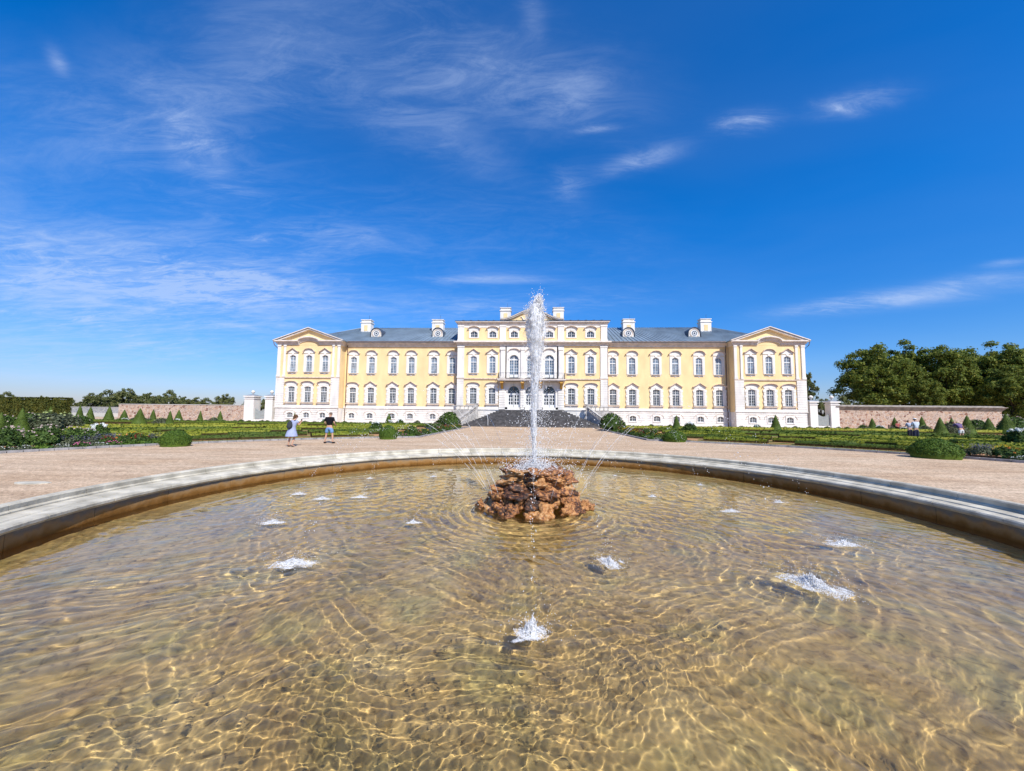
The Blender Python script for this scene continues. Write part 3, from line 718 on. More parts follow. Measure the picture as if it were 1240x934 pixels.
for s in (-1,1):
    arc = [P(22,TH0+(100-TH0)*i/60,s) for i in range(61)]
    pg = arc+[(s*95,3.5),(s*95,51),(s*8.1,51)]
    b = MB(); b.add([(x,y,.004) for x,y in pg],[tuple(range(len(pg)))][0:1]); b.f = [tuple(range(len(pg)))]
    o = b.build('parterre_ground', M['brick']); o['kind']='structure'
    # mown turf: strip along the kerb, and panels between the box hedges
    b = MB()
    def ring(r0,r1,t0,t1,z=.012,n=40):
        vs = []; 
        for i in range(n+1):
            t = t0+(t1-t0)*i/n; vs += [(*P(r0,t,s),z),(*P(r1,t,s),z)]
        b.add(vs,[(2*i,2*i+1,2*i+3,2*i+2) for i in range(n)])
    ring(22.15,23.2,28.5,57)
    for r0,r1,t0,t1 in ((24.9,25.9,29,58),(27.0,28.2,27,60),(29.2,31.0,26,66),(32,34.4,24,72),(35.6,38.4,22,80),(39.8,42.4,20,66),(43.6,48,40,60)): ring(r0,r1,t0,t1)
    o = b.build('lawn', M['lawnbase']); o['kind']='structure'
    b = MB()
    ring(22.1,25.2,57.3,99,.010); ring(22.1,24.6,TH0+.6,28.2,.010)
    b.add([(s*8.35,29.5,.0095),(s*10.6,29.5,.0095),(s*10.6,50,.0095),(s*8.35,50,.0095)],[(0,1,2,3)])
    b.add([(s*8.35,48.2,.011),(s*75,48.2,.011),(s*75,50.4,.011),(s*8.35,50.4,.011)],[(0,1,2,3)])
    o = b.build('soil', M['soil']); o['kind']='structure'
    b = MB(); n = 70
    for i in range(n):
        t0 = TH0+(99-TH0)*i/n+.03; t1 = TH0+(99-TH0)*(i+1)/n-.03
        p = [P(21.9,t0,s),P(21.9,t1,s),P(22.08,t1,s),P(22.08,t0,s)]
        if s<0: p = p[::-1]
        b.prism_z(p, 0, .1)
    for i in range(20):
        y0 = 28+i*1.13; b.box(min(s*8.1,s*8.25),max(s*8.1,s*8.25),y0,y0+1.1,0,.1)
    tag(b.build('garden_kerb', M['kerb']), f"low grey stone kerb edging the {'left' if s<0 else 'right'} garden bed", 'kerb')

# grass blades on the strip by the kerb
def quads(Pt, N, size, rng, flat=0.0):
    """one diamond leaf per point, facing roughly along N"""
    n = len(Pt); N = N+rng.normal(0,.55,(n,3)); N /= np.linalg.norm(N,axis=1)[:,None]+1e-9
    A = rng.normal(0,1,(n,3)); T = np.cross(N,A); T /= np.linalg.norm(T,axis=1)[:,None]+1e-9; B = np.cross(N,T)
    sz = size*rng.uniform(.6,1.35,n)[:,None]
    V = np.stack([Pt-T*sz, Pt-B*sz*.55, Pt+T*sz, Pt+B*sz*.55],1).reshape(-1,3)
    return V, np.arange(4*n).reshape(n,4)
for s in (-1,1):
    n = 26000; t = np.radians(rng.uniform(28.5,57,n)); r = rng.uniform(22.15,23.2,n)
    Pt = np.stack([s*r*np.sin(t), 7.3+r*np.cos(t), rng.uniform(.015,.05,n)],1)
    V,F = quads(Pt, np.tile([0,-.6,.5],(n,1)), .035, rng)
    tag(np_obj('grass', V, F, M['grass']), kind='stuff')

# ------------------------------------------------------------------ the basin
def basin_mat():
    m = mat('basin_stone', (.50,.47,.42), .85, .2, bump=.4, bump_scale=14); nt = m.node_tree; L = nt.links.new; b = nt.nodes['Principled BSDF']
    co = nt.nodes.new('ShaderNodeTexCoord'); s_ = nt.nodes.new('ShaderNodeSeparateXYZ'); L(co.outputs['Object'], s_.inputs[0])
    n = nt.nodes.new('ShaderNodeTexNoise'); n.inputs['Scale'].default_value=5; n.inputs['Detail'].default_value=7; L(co.outputs['Object'], n.inputs['Vector'])
    a = nt.nodes.new('ShaderNodeMath'); a.operation='MULTIPLY_ADD'; a.inputs[1].default_value=.22; L(n.outputs['Fac'],a.inputs[0]); L(s_.outputs[2],a.inputs[2])
    r = nt.nodes.new('ShaderNodeValToRGB'); e = r.color_ramp.elements
    e[0].position=.06; e[0].color=(.12,.055,.012,1); e[1].position=.40; e[1].color=(.30,.27,.22,1)
    for p_,c in ((.13,(.22,.10,.02,1)),(.22,(.33,.19,.075,1)),(.28,(.19,.155,.115,1))): k = e.new(p_); k.color = c
    L(a.outputs[0], r.inputs[0]); L(r.outputs[0], b.inputs['Base Color'])
    return m
M['basin'] = basin_mat()
M['coping'] = mat('coping_stone', (.60,.55,.44), .9, .12, noise_scale=3.0, noise_amt=.16, bump=.4, bump_scale=18, col2=(.38,.345,.27), detail=10)
M['coping_face'] = M['coping']
def floor_mat():
    m = bpy.data.materials.new('basin_silt'); m.use_nodes = True; nt = m.node_tree; L = nt.links.new; b = nt.nodes['Principled BSDF']
    co = nt.nodes.new('ShaderNodeTexCoord'); o = co.outputs['Object']
    def nz(s,d,dist=0):
        n = nt.nodes.new('ShaderNodeTexNoise'); n.inputs['Scale'].default_value=s; n.inputs['Detail'].default_value=d; n.inputs['Distortion'].default_value=dist; L(o,n.inputs['Vector']); return n.outputs['Fac']
    def rp(v,cs):
        r = nt.nodes.new('ShaderNodeValToRGB'); e = r.color_ramp.elements
        while len(e)<len(cs): e.new(.5)
        for i,(p_,c) in enumerate(cs): e[i].position=p_; e[i].color=(*c,1)
        L(v,r.inputs[0]); return r.outputs[0]
    a = rp(nz(.9,7,.6),[(.3,(.38,.25,.10)),(.5,(.51,.345,.14)),(.7,(.58,.42,.19))])
    c = rp(nz(7.5,10,1.6),[(.30,(.52,.50,.46)),(.42,(.84,.83,.80)),(.55,(1,1,1)),(.72,(1.15,1.12,1.0))])
    g = rp(nz(1.6,5,.3),[(.5,(1,1,1)),(.70,(.86,.96,.90))])
    def mul(x_,y_):
        x = nt.nodes.new('ShaderNodeMix'); x.data_type='RGBA'; x.blend_type='MULTIPLY'; x.inputs[0].default_value=1; L(x_,x.inputs[6]); L(y_,x.inputs[7]); return x.outputs[2]
    L(mul(mul(a,c),g), b.inputs['Base Color']); b.inputs['Roughness'].default_value=1; b.inputs['Specular IOR Level'].default_value=0
    return m
M['silt'] = floor_mat()
basin = tag(empty('fountain_basin', (0,7.3,0)), 'large round stone fountain basin with a stepped pale rim and brown stained inner wall', 'fountain basin')
def revolve(name, prof, m, n=64, gap=0, closed=True, sub=4, parent=basin):
    b = MB(); k = len(prof)
    for i in range(n):
        a0 = 2*PI*i/n+gap; a1 = 2*PI*(i+1)/n-gap; vs = []
        for j in range(sub+1):
            a = a0+(a1-a0)*j/sub
            vs += [(r*math.cos(a), r*math.sin(a), z) for r,z in prof]
        fs = []
        for j in range(sub):
            for q in range(k if closed else k-1):
                fs.append((j*k+q, (j+1)*k+q, (j+1)*k+(q+1)%k, j*k+(q+1)%k))
        if gap: fs += [tuple(range(k-1,-1,-1)), tuple(sub*k+q for q in range(k))]
        b.add(vs, fs)
    return b.build(name, m, parent)
cw = revolve('inner_wall', [(RI,-.5),(RI,.195),(RI+.3,.195),(RI+.3,-.5)], M['basin'], 32, .0006)
revolve('lower_coping', [(RI-.03,.215),(RI-.055,.235),(RI-.055,.275),(RI-.035,.295),(RI+.13,.302),(RI+.14,.318),(RI+.35,.33),(RI+.35,.20),(RI-.02,.20)], M['coping'], 40, .0008)
revolve('upper_coping', [(RI+.353,.20),(RI+.353,.35),(RI+.385,.37),(RI+.38,.435),(RI+.40,.455),(RI+.485,.46),(RI+.50,.445),(RI+.50,0)], M['coping'], 40, .0006)
flo = revolve('basin_floor', [(.01,-.42),(RI+.02,-.42)], M['silt'], 32, 0, closed=False)
for o in (cw, flo): o.cycles.is_caustics_receiver = True
# a pale flat stone lying on the gravel at the left
x,y = gnd(38,585.5); b = MB(); b.prism_z([(x+.42*math.cos(a)*(1+.1*math.sin(3*a)), y+.17*math.sin(a)) for a in np.linspace(0,2*PI,15)[:-1]],.0,.02)
tag(b.build('flat_stone', M['coping']), 'flat pale oval stone set in the gravel left of the basin', 'stone')

# ------------------------------------------------------------------ splash points (read off the photograph, on the water plane)
SPL = [(448,580,.5,'small'),(525,578,.6,'small'),(545,570,.4,'small'),(362,599,.8,'flat'),(390,605,.9,'flat'),(436,603,.8,'flat'),
       (330,634,.9,'flat'),(500,634,.7,'small'),(355,684,1.2,'flat'),(643,768,1.0,'tall'),(738,683,1.0,'mid'),(984,710,1.5,'long'),
       (1020,660,1.1,'flat'),(885,620,.85,'flat'),(943,609,.7,'small'),(790,602,.6,'small'),(848,588,.5,'small'),(745,577,.4,'small')]
SPW = [gnd(x,y,-.01) for x,y,_,_ in SPL]

# ------------------------------------------------------------------ water: real displaced surface, refracts and reflects
def waves(x, y):
    rg = np.random.default_rng(5); h = np.zeros_like(x)
    wx = x+.25*np.sin(.9*y+.4)+.12*np.sin(1.9*x+1.3*y)+.05*np.sin(4.1*y-2.7*x); wy = y+.25*np.sin(.8*x+1)+.12*np.sin(2.1*y-1.1*x)+.05*np.sin(4.7*x+2.2*y)
    d = np.hypot(x, y-7.3)
    for i in range(72):
        lam = math.exp(rg.uniform(math.log(.07),math.log(.55))); k = 2*PI/lam
        th = rg.uniform(0,2*PI) if i%3==0 else (rg.normal(2.3,.42) if i%3==1 else rg.normal(.75,.35)); ph = rg.uniform(0,6.28)
        env = .5+.5*np.sin(1.1*x*math.cos(i)+1.1*y*math.sin(i)+i)
        if i%3==1: env = env*(.25+.75/(1+np.exp(1.2*(x+.6))))       # crests drift one way on the left half,
        if i%3==2: env = env*(.25+.75/(1+np.exp(-1.2*(x-.2))))      # the other way on the right
        h += WAMP*.0150*min(1,(.3/lam)**.25)/k*env*np.sin(k*(wx*math.cos(th)+wy*math.sin(th))+ph)
    near = 1/(1+np.exp(1.6*(np.hypot(x,y)-5.5)))
    for i in range(34):                                   # short chop
        lam = math.exp(rg.uniform(math.log(.032),math.log(.085))); k = 2*PI/lam; th = rg.uniform(0,2*PI)
        cx_,cy_ = rg.uniform(-4,4),rg.uniform(0,5); env = .35+np.exp(-((x-cx_)**2+(y-cy_)**2)/2.2)+.5*np.exp(-(x**2/.8+(y-1.8)**2/3))
        h += WAMP*.0072/k*env*near*np.sin(k*((wx+.02*np.sin(9*y+i))*math.cos(th)+(wy+.02*np.sin(8*x+i))*math.sin(th))+rg.uniform(0,6.28))
    for i in range(16):                                   # long crests travelling outward from the rocks
        lam = math.exp(rg.uniform(math.log(.12),math.log(.4))); k = 2*PI/lam
        a = np.arctan2(wy-7.3, wx); sec = np.exp(-((np.angle(np.exp(1j*(a-rg.uniform(-PI,PI)))))/.8)**2)
        h += WAMP*.019/k*sec*np.sin(k*np.hypot(wx+rg.normal(0,.4), wy-7.3+rg.normal(0,.4))+rg.uniform(0,6))
    for (px_,py_),(_,_,sz,_) in zip(SPW,SPL):
        q = np.arctan2(y-py_,x-px_); r = np.hypot(x-px_,y-py_)*(1+.10*np.sin(3*q+px_)+.06*np.sin(5*q+py_*3)); k = 2*PI/(.11+.03*sz)
        h += sz*.0030*(.6+.4*np.sin(2*q+px_*5))*np.exp(-r/(.35*sz))*np.cos(k*r)
    r = np.maximum(d-1.1,0); h += .004*np.exp(-r/.7)*np.sin(2*PI/.2*d)
    return h
NA, NR = WGRID
ang = np.radians(np.linspace(-89,89,NA)); rr = .12*np.exp(np.linspace(0,math.log(14.9/.12),NR))
A_, R_ = np.meshgrid(ang, rr); X_ = R_*np.sin(A_); Y_ = .0+R_*np.cos(A_)
keep = np.hypot(X_, Y_-7.3) < RI+.12
H_ = waves(X_, Y_)*np.clip(R_/1.0,.2,1)
idx = np.arange(NA*NR).reshape(NR,NA)
Q = np.stack([idx[:-1,:-1],idx[1:,:-1],idx[1:,1:],idx[:-1,1:]],-1).reshape(-1,4)
kq = keep.ravel()[Q].all(1); Q = Q[kq][:, ::-1]
used = np.unique(Q); rem = np.full(NA*NR,-1); rem[used] = np.arange(len(used)); Q = rem[Q]
V = np.stack([X_,Y_,H_-.012],-1).reshape(-1,3)[used]
m = bpy.data.materials.new('clear_water'); m.use_nodes = True; nt_ = m.node_tree; nt_.nodes.remove(nt_.nodes['Principled BSDF'])
g_ = nt_.nodes.new('ShaderNodeBsdfGlass'); g_.inputs['Roughness'].default_value = 0; g_.inputs['IOR'].default_value = 1.33
g_.inputs['Color'].default_value = (.97,.985,.96,1)
nt_.links.new(g_.outputs[0], nt_.nodes['Material Output'].inputs[0])
M['water'] = m
wat = np_obj('water', V, Q, m, smooth=True); tag(wat, kind='structure'); wat.cycles.is_caustics_caster = True

# ------------------------------------------------------------------ rocks heaped in the middle
def ico(sub):
    import bmesh
    bm = bmesh.new(); bmesh.ops.create_icosphere(bm, subdivisions=sub, radius=1)
    v = np.array([p.co[:] for p in bm.verts]); f = np.array([[q.index for q in t.verts] for t in bm.faces]); bm.free(); return v,f
IV,IF = ico(4)
def rock_mat():
    m = bpy.data.materials.new('rusty_tufa'); m.use_nodes = True; nt = m.node_tree; L = nt.links.new; b = nt.nodes['Principled BSDF']
    co = nt.nodes.new('ShaderNodeTexCoord'); oi = nt.nodes.new('ShaderNodeObjectInfo')
    def nz(s,d):
        n = nt.nodes.new('ShaderNodeTexNoise'); n.inputs['Scale'].default_value=s; n.inputs['Detail'].default_value=d; n.noise_dimensions='4D'; L(co.outputs['Object'],n.inputs['Vector']); L(oi.outputs['Random'],n.inputs['W']); return n.outputs['Fac']
    ad = nt.nodes.new('ShaderNodeMath'); ad.operation='MULTIPLY_ADD'; ad.inputs[1].default_value=.42; L(oi.outputs['Random'],ad.inputs[0]); 
    sb = nt.nodes.new('ShaderNodeMath'); sb.operation='SUBTRACT'; sb.inputs[1].default_value=.23; L(nz(5,9),sb.inputs[0]); L(sb.outputs[0],ad.inputs[2])
    r = nt.nodes.new('ShaderNodeValToRGB'); e = r.color_ramp.elements
    cs = [(.28,(.035,.018,.012)),(.40,(.18,.072,.03)),(.50,(.42,.175,.055)),(.62,(.57,.28,.09)),(.76,(.54,.38,.22))]
    while len(e)<len(cs): e.new(.5)
    for i,(p_,c) in enumerate(cs): e[i].position=p_; e[i].color=(*c,1)
    L(ad.outputs[0],r.inputs[0]); L(r.outputs[0],b.inputs['Base Color']); b.inputs['Roughness'].default_value=.38; b.inputs['Specular IOR Level'].default_value=.5
    bp = nt.nodes.new('ShaderNodeBump'); bp.inputs['Strength'].default_value=.8; bp.inputs['Distance'].default_value=.03; L(nz(14,8),bp.inputs['Height']); L(bp.outputs[0],b.inputs['Normal'])
    return m
M['rock'] = rock_mat()
RM = []
for k in range(9):
    off = Vector((k*7.3,k*3.1,k*1.7)); vs = []
    for p in IV:
        v = Vector(p); d = .50*noise.noise(v*1.2+off)+.20*noise.noise(v*2.7+off)+.10*noise.noise(v*6.5+off)+.05*noise.noise(v*14+off)
        c = noise.cell(v*1.6+off)*.10
        vs.append(v*(.86+d*1.3+c))
    RM.append(np_mesh('rock', vs, IF, M['rock']))
rr_ = random.Random(3); rocks = []
RC = (.04,7.58)
def put_rock(a, r, z, sx_, sy_, sz_, tilt=.25, rz=None):
    o = inst('rock', rr_.choice(RM), (RC[0]+r*math.cos(a), RC[1]+r*math.sin(a), z), 0, (sx_,sy_,sz_))
    o.rotation_euler = (rr_.uniform(-tilt,tilt), rr_.uniform(-tilt,tilt), (rz if rz is not None else a+PI/2+rr_.uniform(-.5,.5)))
    o.cycles.is_caustics_receiver = z < .05; rocks.append(o)
for n,r,z,s0,s1,h0,h1,til in ((15,.93,.0,.13,.24,.12,.20,.7),(13,.78,.17,.13,.25,.12,.20,.8),(9,.66,.36,.20,.32,.10,.16,.35),(8,.60,.52,.20,.30,.08,.12,.25),(8,.54,.66,.17,.27,.07,.10,.25),(8,.44,.25,.2,.25,.15,.2,.5),(6,.22,.40,.25,.3,.15,.2,.5),(3,.12,.2,.3,.35,.25,.3,.3)):
    for i in range(n):
        a = 2*PI*(i+rr_.uniform(-.25,.25))/n; s_ = rr_.uniform(s0,s1)
        put_rock(a, .87*r*rr_.uniform(.92,1.07), z+rr_.uniform(-.03,.03), s_, s_*rr_.uniform(.7,.95), rr_.uniform(h0,h1), til)
for dx,dz,s_ in ((-1.0,.04,.12),(1.04,.04,.13),(-.88,.03,.15),(.90,.06,.15)):   # outliers at the two ends
    o = inst('rock', rr_.choice(RM), (RC[0]+dx,RC[1]-.2,dz), rr_.uniform(0,6), (s_,s_*.8,s_*.75)); rocks.append(o)
for o in rocks: tag(o, 'rusty brown rough rock in the heap around the main jet', 'rock', 'rusty rocks heaped in the fountain')
# two small bronze nozzle balls at the foot of the heap
M['nozzle'] = mat('bronze_nozzle', (.22,.19,.10), .45, .5, noise_scale=20, noise_amt=.3)

# ------------------------------------------------------------------ jets and drops
M['spray'] = mat('white_spray', (.95,.94,.92), .25, .5)
m = M['spray']; nt_ = m.node_tree; b_ = nt_.nodes['Principled BSDF']; t_ = nt_.nodes.new('ShaderNodeBsdfTranslucent'); t_.inputs[0].default_value=(.95,.95,.95,1)
ms_ = nt_.nodes.new('ShaderNodeMixShader'); ms_.inputs[0].default_value=.35; nt_.links.new(b_.outputs[0],ms_.inputs[1]); nt_.links.new(t_.outputs[0],ms_.inputs[2]); nt_.links.new(ms_.outputs[0],nt_.nodes['Material Output'].inputs[0])
def froth_mat(name, scale, stretch, lo, hi):
    m = bpy.data.materials.new(name); m.use_nodes = True; nt = m.node_tree; L = nt.links.new; b = nt.nodes['Principled BSDF']
    b.inputs['Base Color'].default_value = (.93,.94,.95,1); b.inputs['Roughness'].default_value = .3
    co = nt.nodes.new('ShaderNodeTexCoord'); mp = nt.nodes.new('ShaderNodeMapping'); mp.inputs['Scale'].default_value = stretch; L(co.outputs['Object'],mp.inputs[0])
    n = nt.nodes.new('ShaderNodeTexNoise'); n.inputs['Scale'].default_value = scale; n.inputs['Detail'].default_value = 8; n.inputs['Distortion'].default_value = .6; L(mp.outputs[0],n.inputs['Vector'])
    mr = nt.nodes.new('ShaderNodeMapRange'); mr.inputs[1].default_value = lo; mr.inputs[2].default_value = hi; L(n.outputs['Fac'],mr.inputs[0])
    t = nt.nodes.new('ShaderNodeBsdfTransparent'); x = nt.nodes.new('ShaderNodeMixShader'); L(mr.outputs[0],x.inputs[0]); L(t.outputs[0],x.inputs[1])
    tl = nt.nodes.new('ShaderNodeBsdfTranslucent'); y = nt.nodes.new('ShaderNodeMixShader'); y.inputs[0].default_value=.3; L(b.outputs[0],y.inputs[1]); L(tl.outputs[0],y.inputs[2]); L(y.outputs[0],x.inputs[2]); L(x.outputs[0],nt.nodes['Material Output'].inputs[0])
    return m
M['froth'] = froth_mat('torn_foam', 38, (1,1,1), .42, .66); M['sheet'] = froth_mat('water_sheet', 26, (1,1,.16), .30, .68)
DV,DF = ico(1)
def drops(Pt, rad, stretch=None, rng=rng, sub=None):
    dv,df = sub or (DV,DF); n = len(Pt); S = np.ones((n,3)) if stretch is None else stretch
    J = rng.uniform(.7,1.3,(n,len(dv),1))
    V = Pt[:,None,:]+dv[None]*J*rad[:,None,None]*S[:,None,:]
    F = df[None]+(np.arange(n)*len(dv))[:,None,None]
    return V.reshape(-1,3), F.reshape(-1,3)
def build_drops(name, parts, parent=None):
    Vs=[];Fs=[];o=0
    for V,F in parts: Vs.append(V); Fs.append(F+o); o += len(V)
    return np_obj(name, np.concatenate(Vs), np.concatenate(Fs), M['spray'], parent, smooth=True)
# main column
JX,JY,Z0,Z1 = .04,7.5,.62,4.0
M['core'] = mat('core_water', (.84,.87,.93), .3, .5)
mj = tag(empty('main_water_jet',(JX,JY,0)), 'tall white main water jet shooting up from the rock heap', 'water jet')
def cyl(n, z0, z1, rad, sc_, rr0, rr1, pw=1):
    u = rng.uniform(0,1,n)**pw; z = z0+(z1-z0)*u; a = rng.uniform(0,2*PI,n); q = np.abs(rng.normal(0,.5,n))
    ra = rad(z)*q; return np.stack([ra*np.cos(a), ra*np.sin(a), z],1), rng.uniform(rr0,rr1,n)*sc_
wid = lambda z: .04+.065*np.clip((z-1.6)/2.0,0,1)**1.3+.0*z
p1,r1 = cyl(6500,Z0,3.6,wid,1,.003,.009); s1 = np.tile([1,1,3.2],(len(p1),1))*rng.uniform(.6,1.3,(len(p1),1))**np.array([0,0,1])
lean = lambda P_: P_+np.stack([.015*np.sin(P_[:,2]*3.1)+.02*np.clip(P_[:,2]-2.5,0,2),0*P_[:,2],0*P_[:,2]],1)
def sheet(name, n_, radf, z0, z1, cx, seed, ph):
    zs = np.linspace(z0,z1,n_); k = 28; V = []
    for z in zs:
        for q in range(k):
            a = 2*PI*q/k; f = 1+.35*noise.noise(Vector((math.cos(a)*1.5,math.sin(a)*1.5,z*5+seed)))+.22*noise.noise(Vector((math.cos(a)*4,math.sin(a)*4,z*16+seed)))
            V.append((cx(z)+radf(z)*f*math.cos(a), radf(z)*f*math.sin(a), z))
    F = [(p*k+q,p*k+(q+1)%k,(p+1)*k+(q+1)%k,(p+1)*k+q) for p in range(n_-1) for q in range(k)]
    return np_obj(name, V, np.array(F), M['sheet'], mj, smooth=True)
bulge = lambda z,c,w: math.exp(-((z-c)/w)**2)
cxf = lambda z: .01*math.sin(z*3)+.02*max(0,z-2.5)
sheet('core', 130, lambda z: (.036+.014*max(0,z-1.2)+.045*bulge(z,3.55,.33))*(1 if z<3.6 else max(.12,1-((z-3.6)/.42)**2)), Z0, 4.0, cxf, 1, 0)
sheet('veil', 110, lambda z: (.055+.035*max(0,z-1.6)+.06*bulge(z,3.3,.4))*(1 if z<3.45 else max(.15,1-((z-3.45)/.5)**2)), 1.3, 3.92, cxf, 9, 0)
tag(build_drops('column', [drops(lean(p1),r1,s1)], mj), kind='stuff')
def blobc(n, c, s, r0, r1):
    p = rng.normal(0,.55,(n,3))*np.array(s); p += .25*np.array(s)*np.sin(p[:,[1,2,0]]*40)
    return np.array(c)+p, rng.uniform(r0,r1,n)**1.0*(1+.5*(rng.random(n)<.1))
hd = [blobc(3600,(.06,0,3.66),(.10,.10,.26),.003,.009),blobc(600,(.07,0,3.88),(.06,.06,.09),.003,.010),blobc(1500,(-.09,0,3.60),(.09,.09,.2),.0025,.007),blobc(1500,(.11,0,3.42),(.11,.11,.24),.0025,.007),
      blobc(2600,(.0,0,3.2),(.19,.17,.42),.002,.006),blobc(2000,(.0,0,2.6),(.13,.13,.75),.0018,.005)]
tag(build_drops('crest', [drops(p,r) for p,r in hd], mj), kind='stuff')
parts = []
n = 3600; z = rng.uniform(.7,3.3,n); a = rng.uniform(0,2*PI,n); q = np.abs(rng.normal(0,1,n)); ra = .07+q*(.10+.10*np.clip((2.6-z)/2,0,1))
parts.append(drops(np.stack([ra*np.cos(a)+.03*q,ra*np.sin(a),z],1), rng.uniform(.0025,.0075,n)*np.where(rng.random(n)<.06,1.7,1)))
n = 2200; a = rng.uniform(0,2*PI,n); ra = np.abs(rng.normal(.1,.34,n)); z = .66+np.abs(rng.normal(0,.18,n))   # boiling spray at the foot
parts.append(drops(np.stack([ra*np.cos(a),ra*np.sin(a)*.9,z],1), rng.uniform(.003,.009,n)))
n = 330; parts.append(drops(np.stack([rng.normal(.35,.55,n),rng.uniform(-.5,.3,n),rng.normal(1.35,.32,n)],1), rng.uniform(.005,.012,n)))
n = 420; a = rng.uniform(0,2*PI,n); ra = rng.uniform(.2,1.4,n); parts.append(drops(np.stack([ra*np.cos(a)*1.2,ra*np.sin(a),rng.uniform(.05,1.6,n)],1), rng.uniform(.003,.007,n)))
tag(build_drops('falling_drops', parts, mj), kind='stuff')
n = 1300; a = rng.uniform(0,2*PI,n); ra = np.abs(rng.normal(.12,.22,n))
tag(build_drops('foam', [drops(np.stack([ra*np.cos(a),ra*np.sin(a),.69+np.abs(rng.normal(0,.05,n))],1), rng.uniform(.004,.012,n), np.tile([1.2,1.2,.7],(n,1)))], mj), kind='stuff')
mj.scale = (1,1,1.03)
# side jets: thin arc, drops strung along it, and the splash where it lands
order = sorted(range(len(SPL)), key=lambda i: SPL[i][0])
desc = {'mid':'frothy white splash','small':'small white splash','flat':'low spreading splash','tall':'spiky white splash','long':'long foaming white splash'}
for rank,i in enumerate(order):
    px_,py_,sz,kind = SPL[i]; T = Vector((*SPW[i],0)); d = Vector((T.x-RC[0],T.y-RC[1],0)); dist = d.length; d.normalize()
    S = Vector((RC[0],RC[1],0))+d*.92+Vector((0,0,.28))
    hp = {9:1.0,11:2.05,8:2.1,10:1.0,6:1.5,12:1.9}.get(i, .95+.15*dist+.1*(i%3))
    vz = math.sqrt(2*9.8*(hp-S.z)); tt = vz/9.8+math.sqrt(2*hp/9.8); vh = (T-Vector((S.x,S.y,0))).length/tt
    pos = lambda t: Vector((S.x+d.x*vh*t, S.y+d.y*vh*t, S.z+vz*t-4.9*t*t))
    jt = tag(empty('side_jet',(S.x,S.y,0)), f"thin side jet ending in a {desc[kind]}, {ORD[rank]+' splash' if rank<16 else 'last but one' if rank==len(order)-2 else 'last'} from the left", 'water jet', 'side jets of the fountain')
    off = np.array([S.x,S.y,0]); rg = np.random.default_rng(100+i)
    b = MB(); seg = []; b2 = []
    t = 0
    while t < tt*.26:                                   # broken stream near the nozzle
        l = rg.uniform(.03,.09)*tt; q = [Vector(pos(min(t+l*k/4,tt)))-Vector(off) for k in range(5)]
        b.tube(q,[.001,.0026,.0026,.0026,.001],5); t += l+rg.uniform(.002,.015)*tt
    b.build('stream', M['spray'], jt, smooth=True)
    nn = 130; ts = tt*np.sort(rg.uniform(.2,1,nn)); ts = tt*(ts/tt+.006*np.sin(ts*60))
    Pt = np.array([pos(t_)[:] for t_ in ts])-off+rg.normal(0,1,(nn,3))*(.006+.03*(ts/tt)**2)[:,None]
    o1 = build_drops('drops', [drops(Pt, rg.uniform(.0022,.0058,nn)*np.where(rg.random(nn)<.15,1.5,1), rng=rg)], jt)
    # splash: boiling low mound, spikes and a scatter of drops
    tb = np.array([T.x,T.y,0])-off; W_ = .052*sz; dirn = np.array([d.x,d.y,0])
    n1 = int(3000*sz)
    lng = {'long':1.9,'flat':1.8,'small':1.3,'tall':1.15,'mid':1.6}[kind]; hgt = {'long':.5,'flat':.36,'small':.45,'tall':.9,'mid':.5}[kind]*sz
    px1 = rg.normal(0,1,n1)*rg.uniform(.2,1,n1); py1 = rg.normal(0,1,n1)*rg.uniform(.2,1,n1)
    lump = np.exp(-(px1**2+py1**2)*1.3)*(1+.5*np.sin(px1*5+i)*np.cos(py1*4+i))
    loc = np.stack([px1*W_*lng, py1*W_*.8, rg.uniform(0,1,n1)**1.5*.13*hgt*lump+.002],1)
    nf = int(1500*sz); cen = rg.normal(0,1,(7,2))*np.array([W_*lng*1.1,W_*1.2]); ci = rg.integers(0,7,nf)          # torn foam patches lying on the water
    fo = np.concatenate([cen[ci]+rg.normal(0,1,(nf,2))*np.array([W_*.45,W_*.22]), np.full((nf,1),.002)],1)
    ax = np.array([d.x,d.y]);
    if kind in('flat','small'): ax = np.array([1.0,.15])
    if kind=='long': ax = np.array([.5,-.86])
    if kind=='tall': ax = np.array([.95,.3])
    ax = ax/np.hypot(*ax); rot = lambda Pn: np.stack([Pn[:,0]*ax[0]-Pn[:,1]*ax[1], Pn[:,0]*ax[1]+Pn[:,1]*ax[0], Pn[:,2]],1)
    pr = [drops(rot(loc)+tb, rg.uniform(.0012,.0036,n1)*(.6+.4*sz), np.tile([1.2,1.2,.9],(n1,1)), rng=rg), drops(rot(fo)+tb, rg.uniform(.0008,.0026,nf)*(.6+.4*sz), np.tile([1.4,1.4,.5],(nf,1)), rng=rg)]
    ns = int(16*sz)+3                                   # crown spikes
    for k in range(ns):
        aa = rg.uniform(0,2*PI); r0 = W_*rg.uniform(.0,.55); hh = hgt*rg.uniform(.05,.17); m_ = 12; u = np.linspace(0,1,m_)
        sp_ = np.stack([(r0+.05*u*sz)*math.cos(aa)*lng*.8, (r0+.05*u*sz)*math.sin(aa), u*hh],1)
        pr.append(drops(rot(sp_)+tb, .0042*(1-.7*u)*(.6+.4*sz)*rg.uniform(.6,1.2,m_), np.tile([1,1,2.0],(m_,1)), rng=rg))
    n2 = int(170*sz); sc2_ = np.stack([rg.normal(0,1,n2)*W_*2.2*lng**.5, rg.normal(0,1,n2)*W_*2, np.abs(rg.normal(0,.07,n2))*sz],1)
    pr.append(drops(rot(sc2_)+tb, rg.uniform(.0012,.0042,n2), rng=rg))
    gn = 46; gu,gv = np.meshgrid(np.linspace(-2.6,2.6,gn),np.linspace(-2.6,2.6,gn)); gr2 = gu**2+gv**2
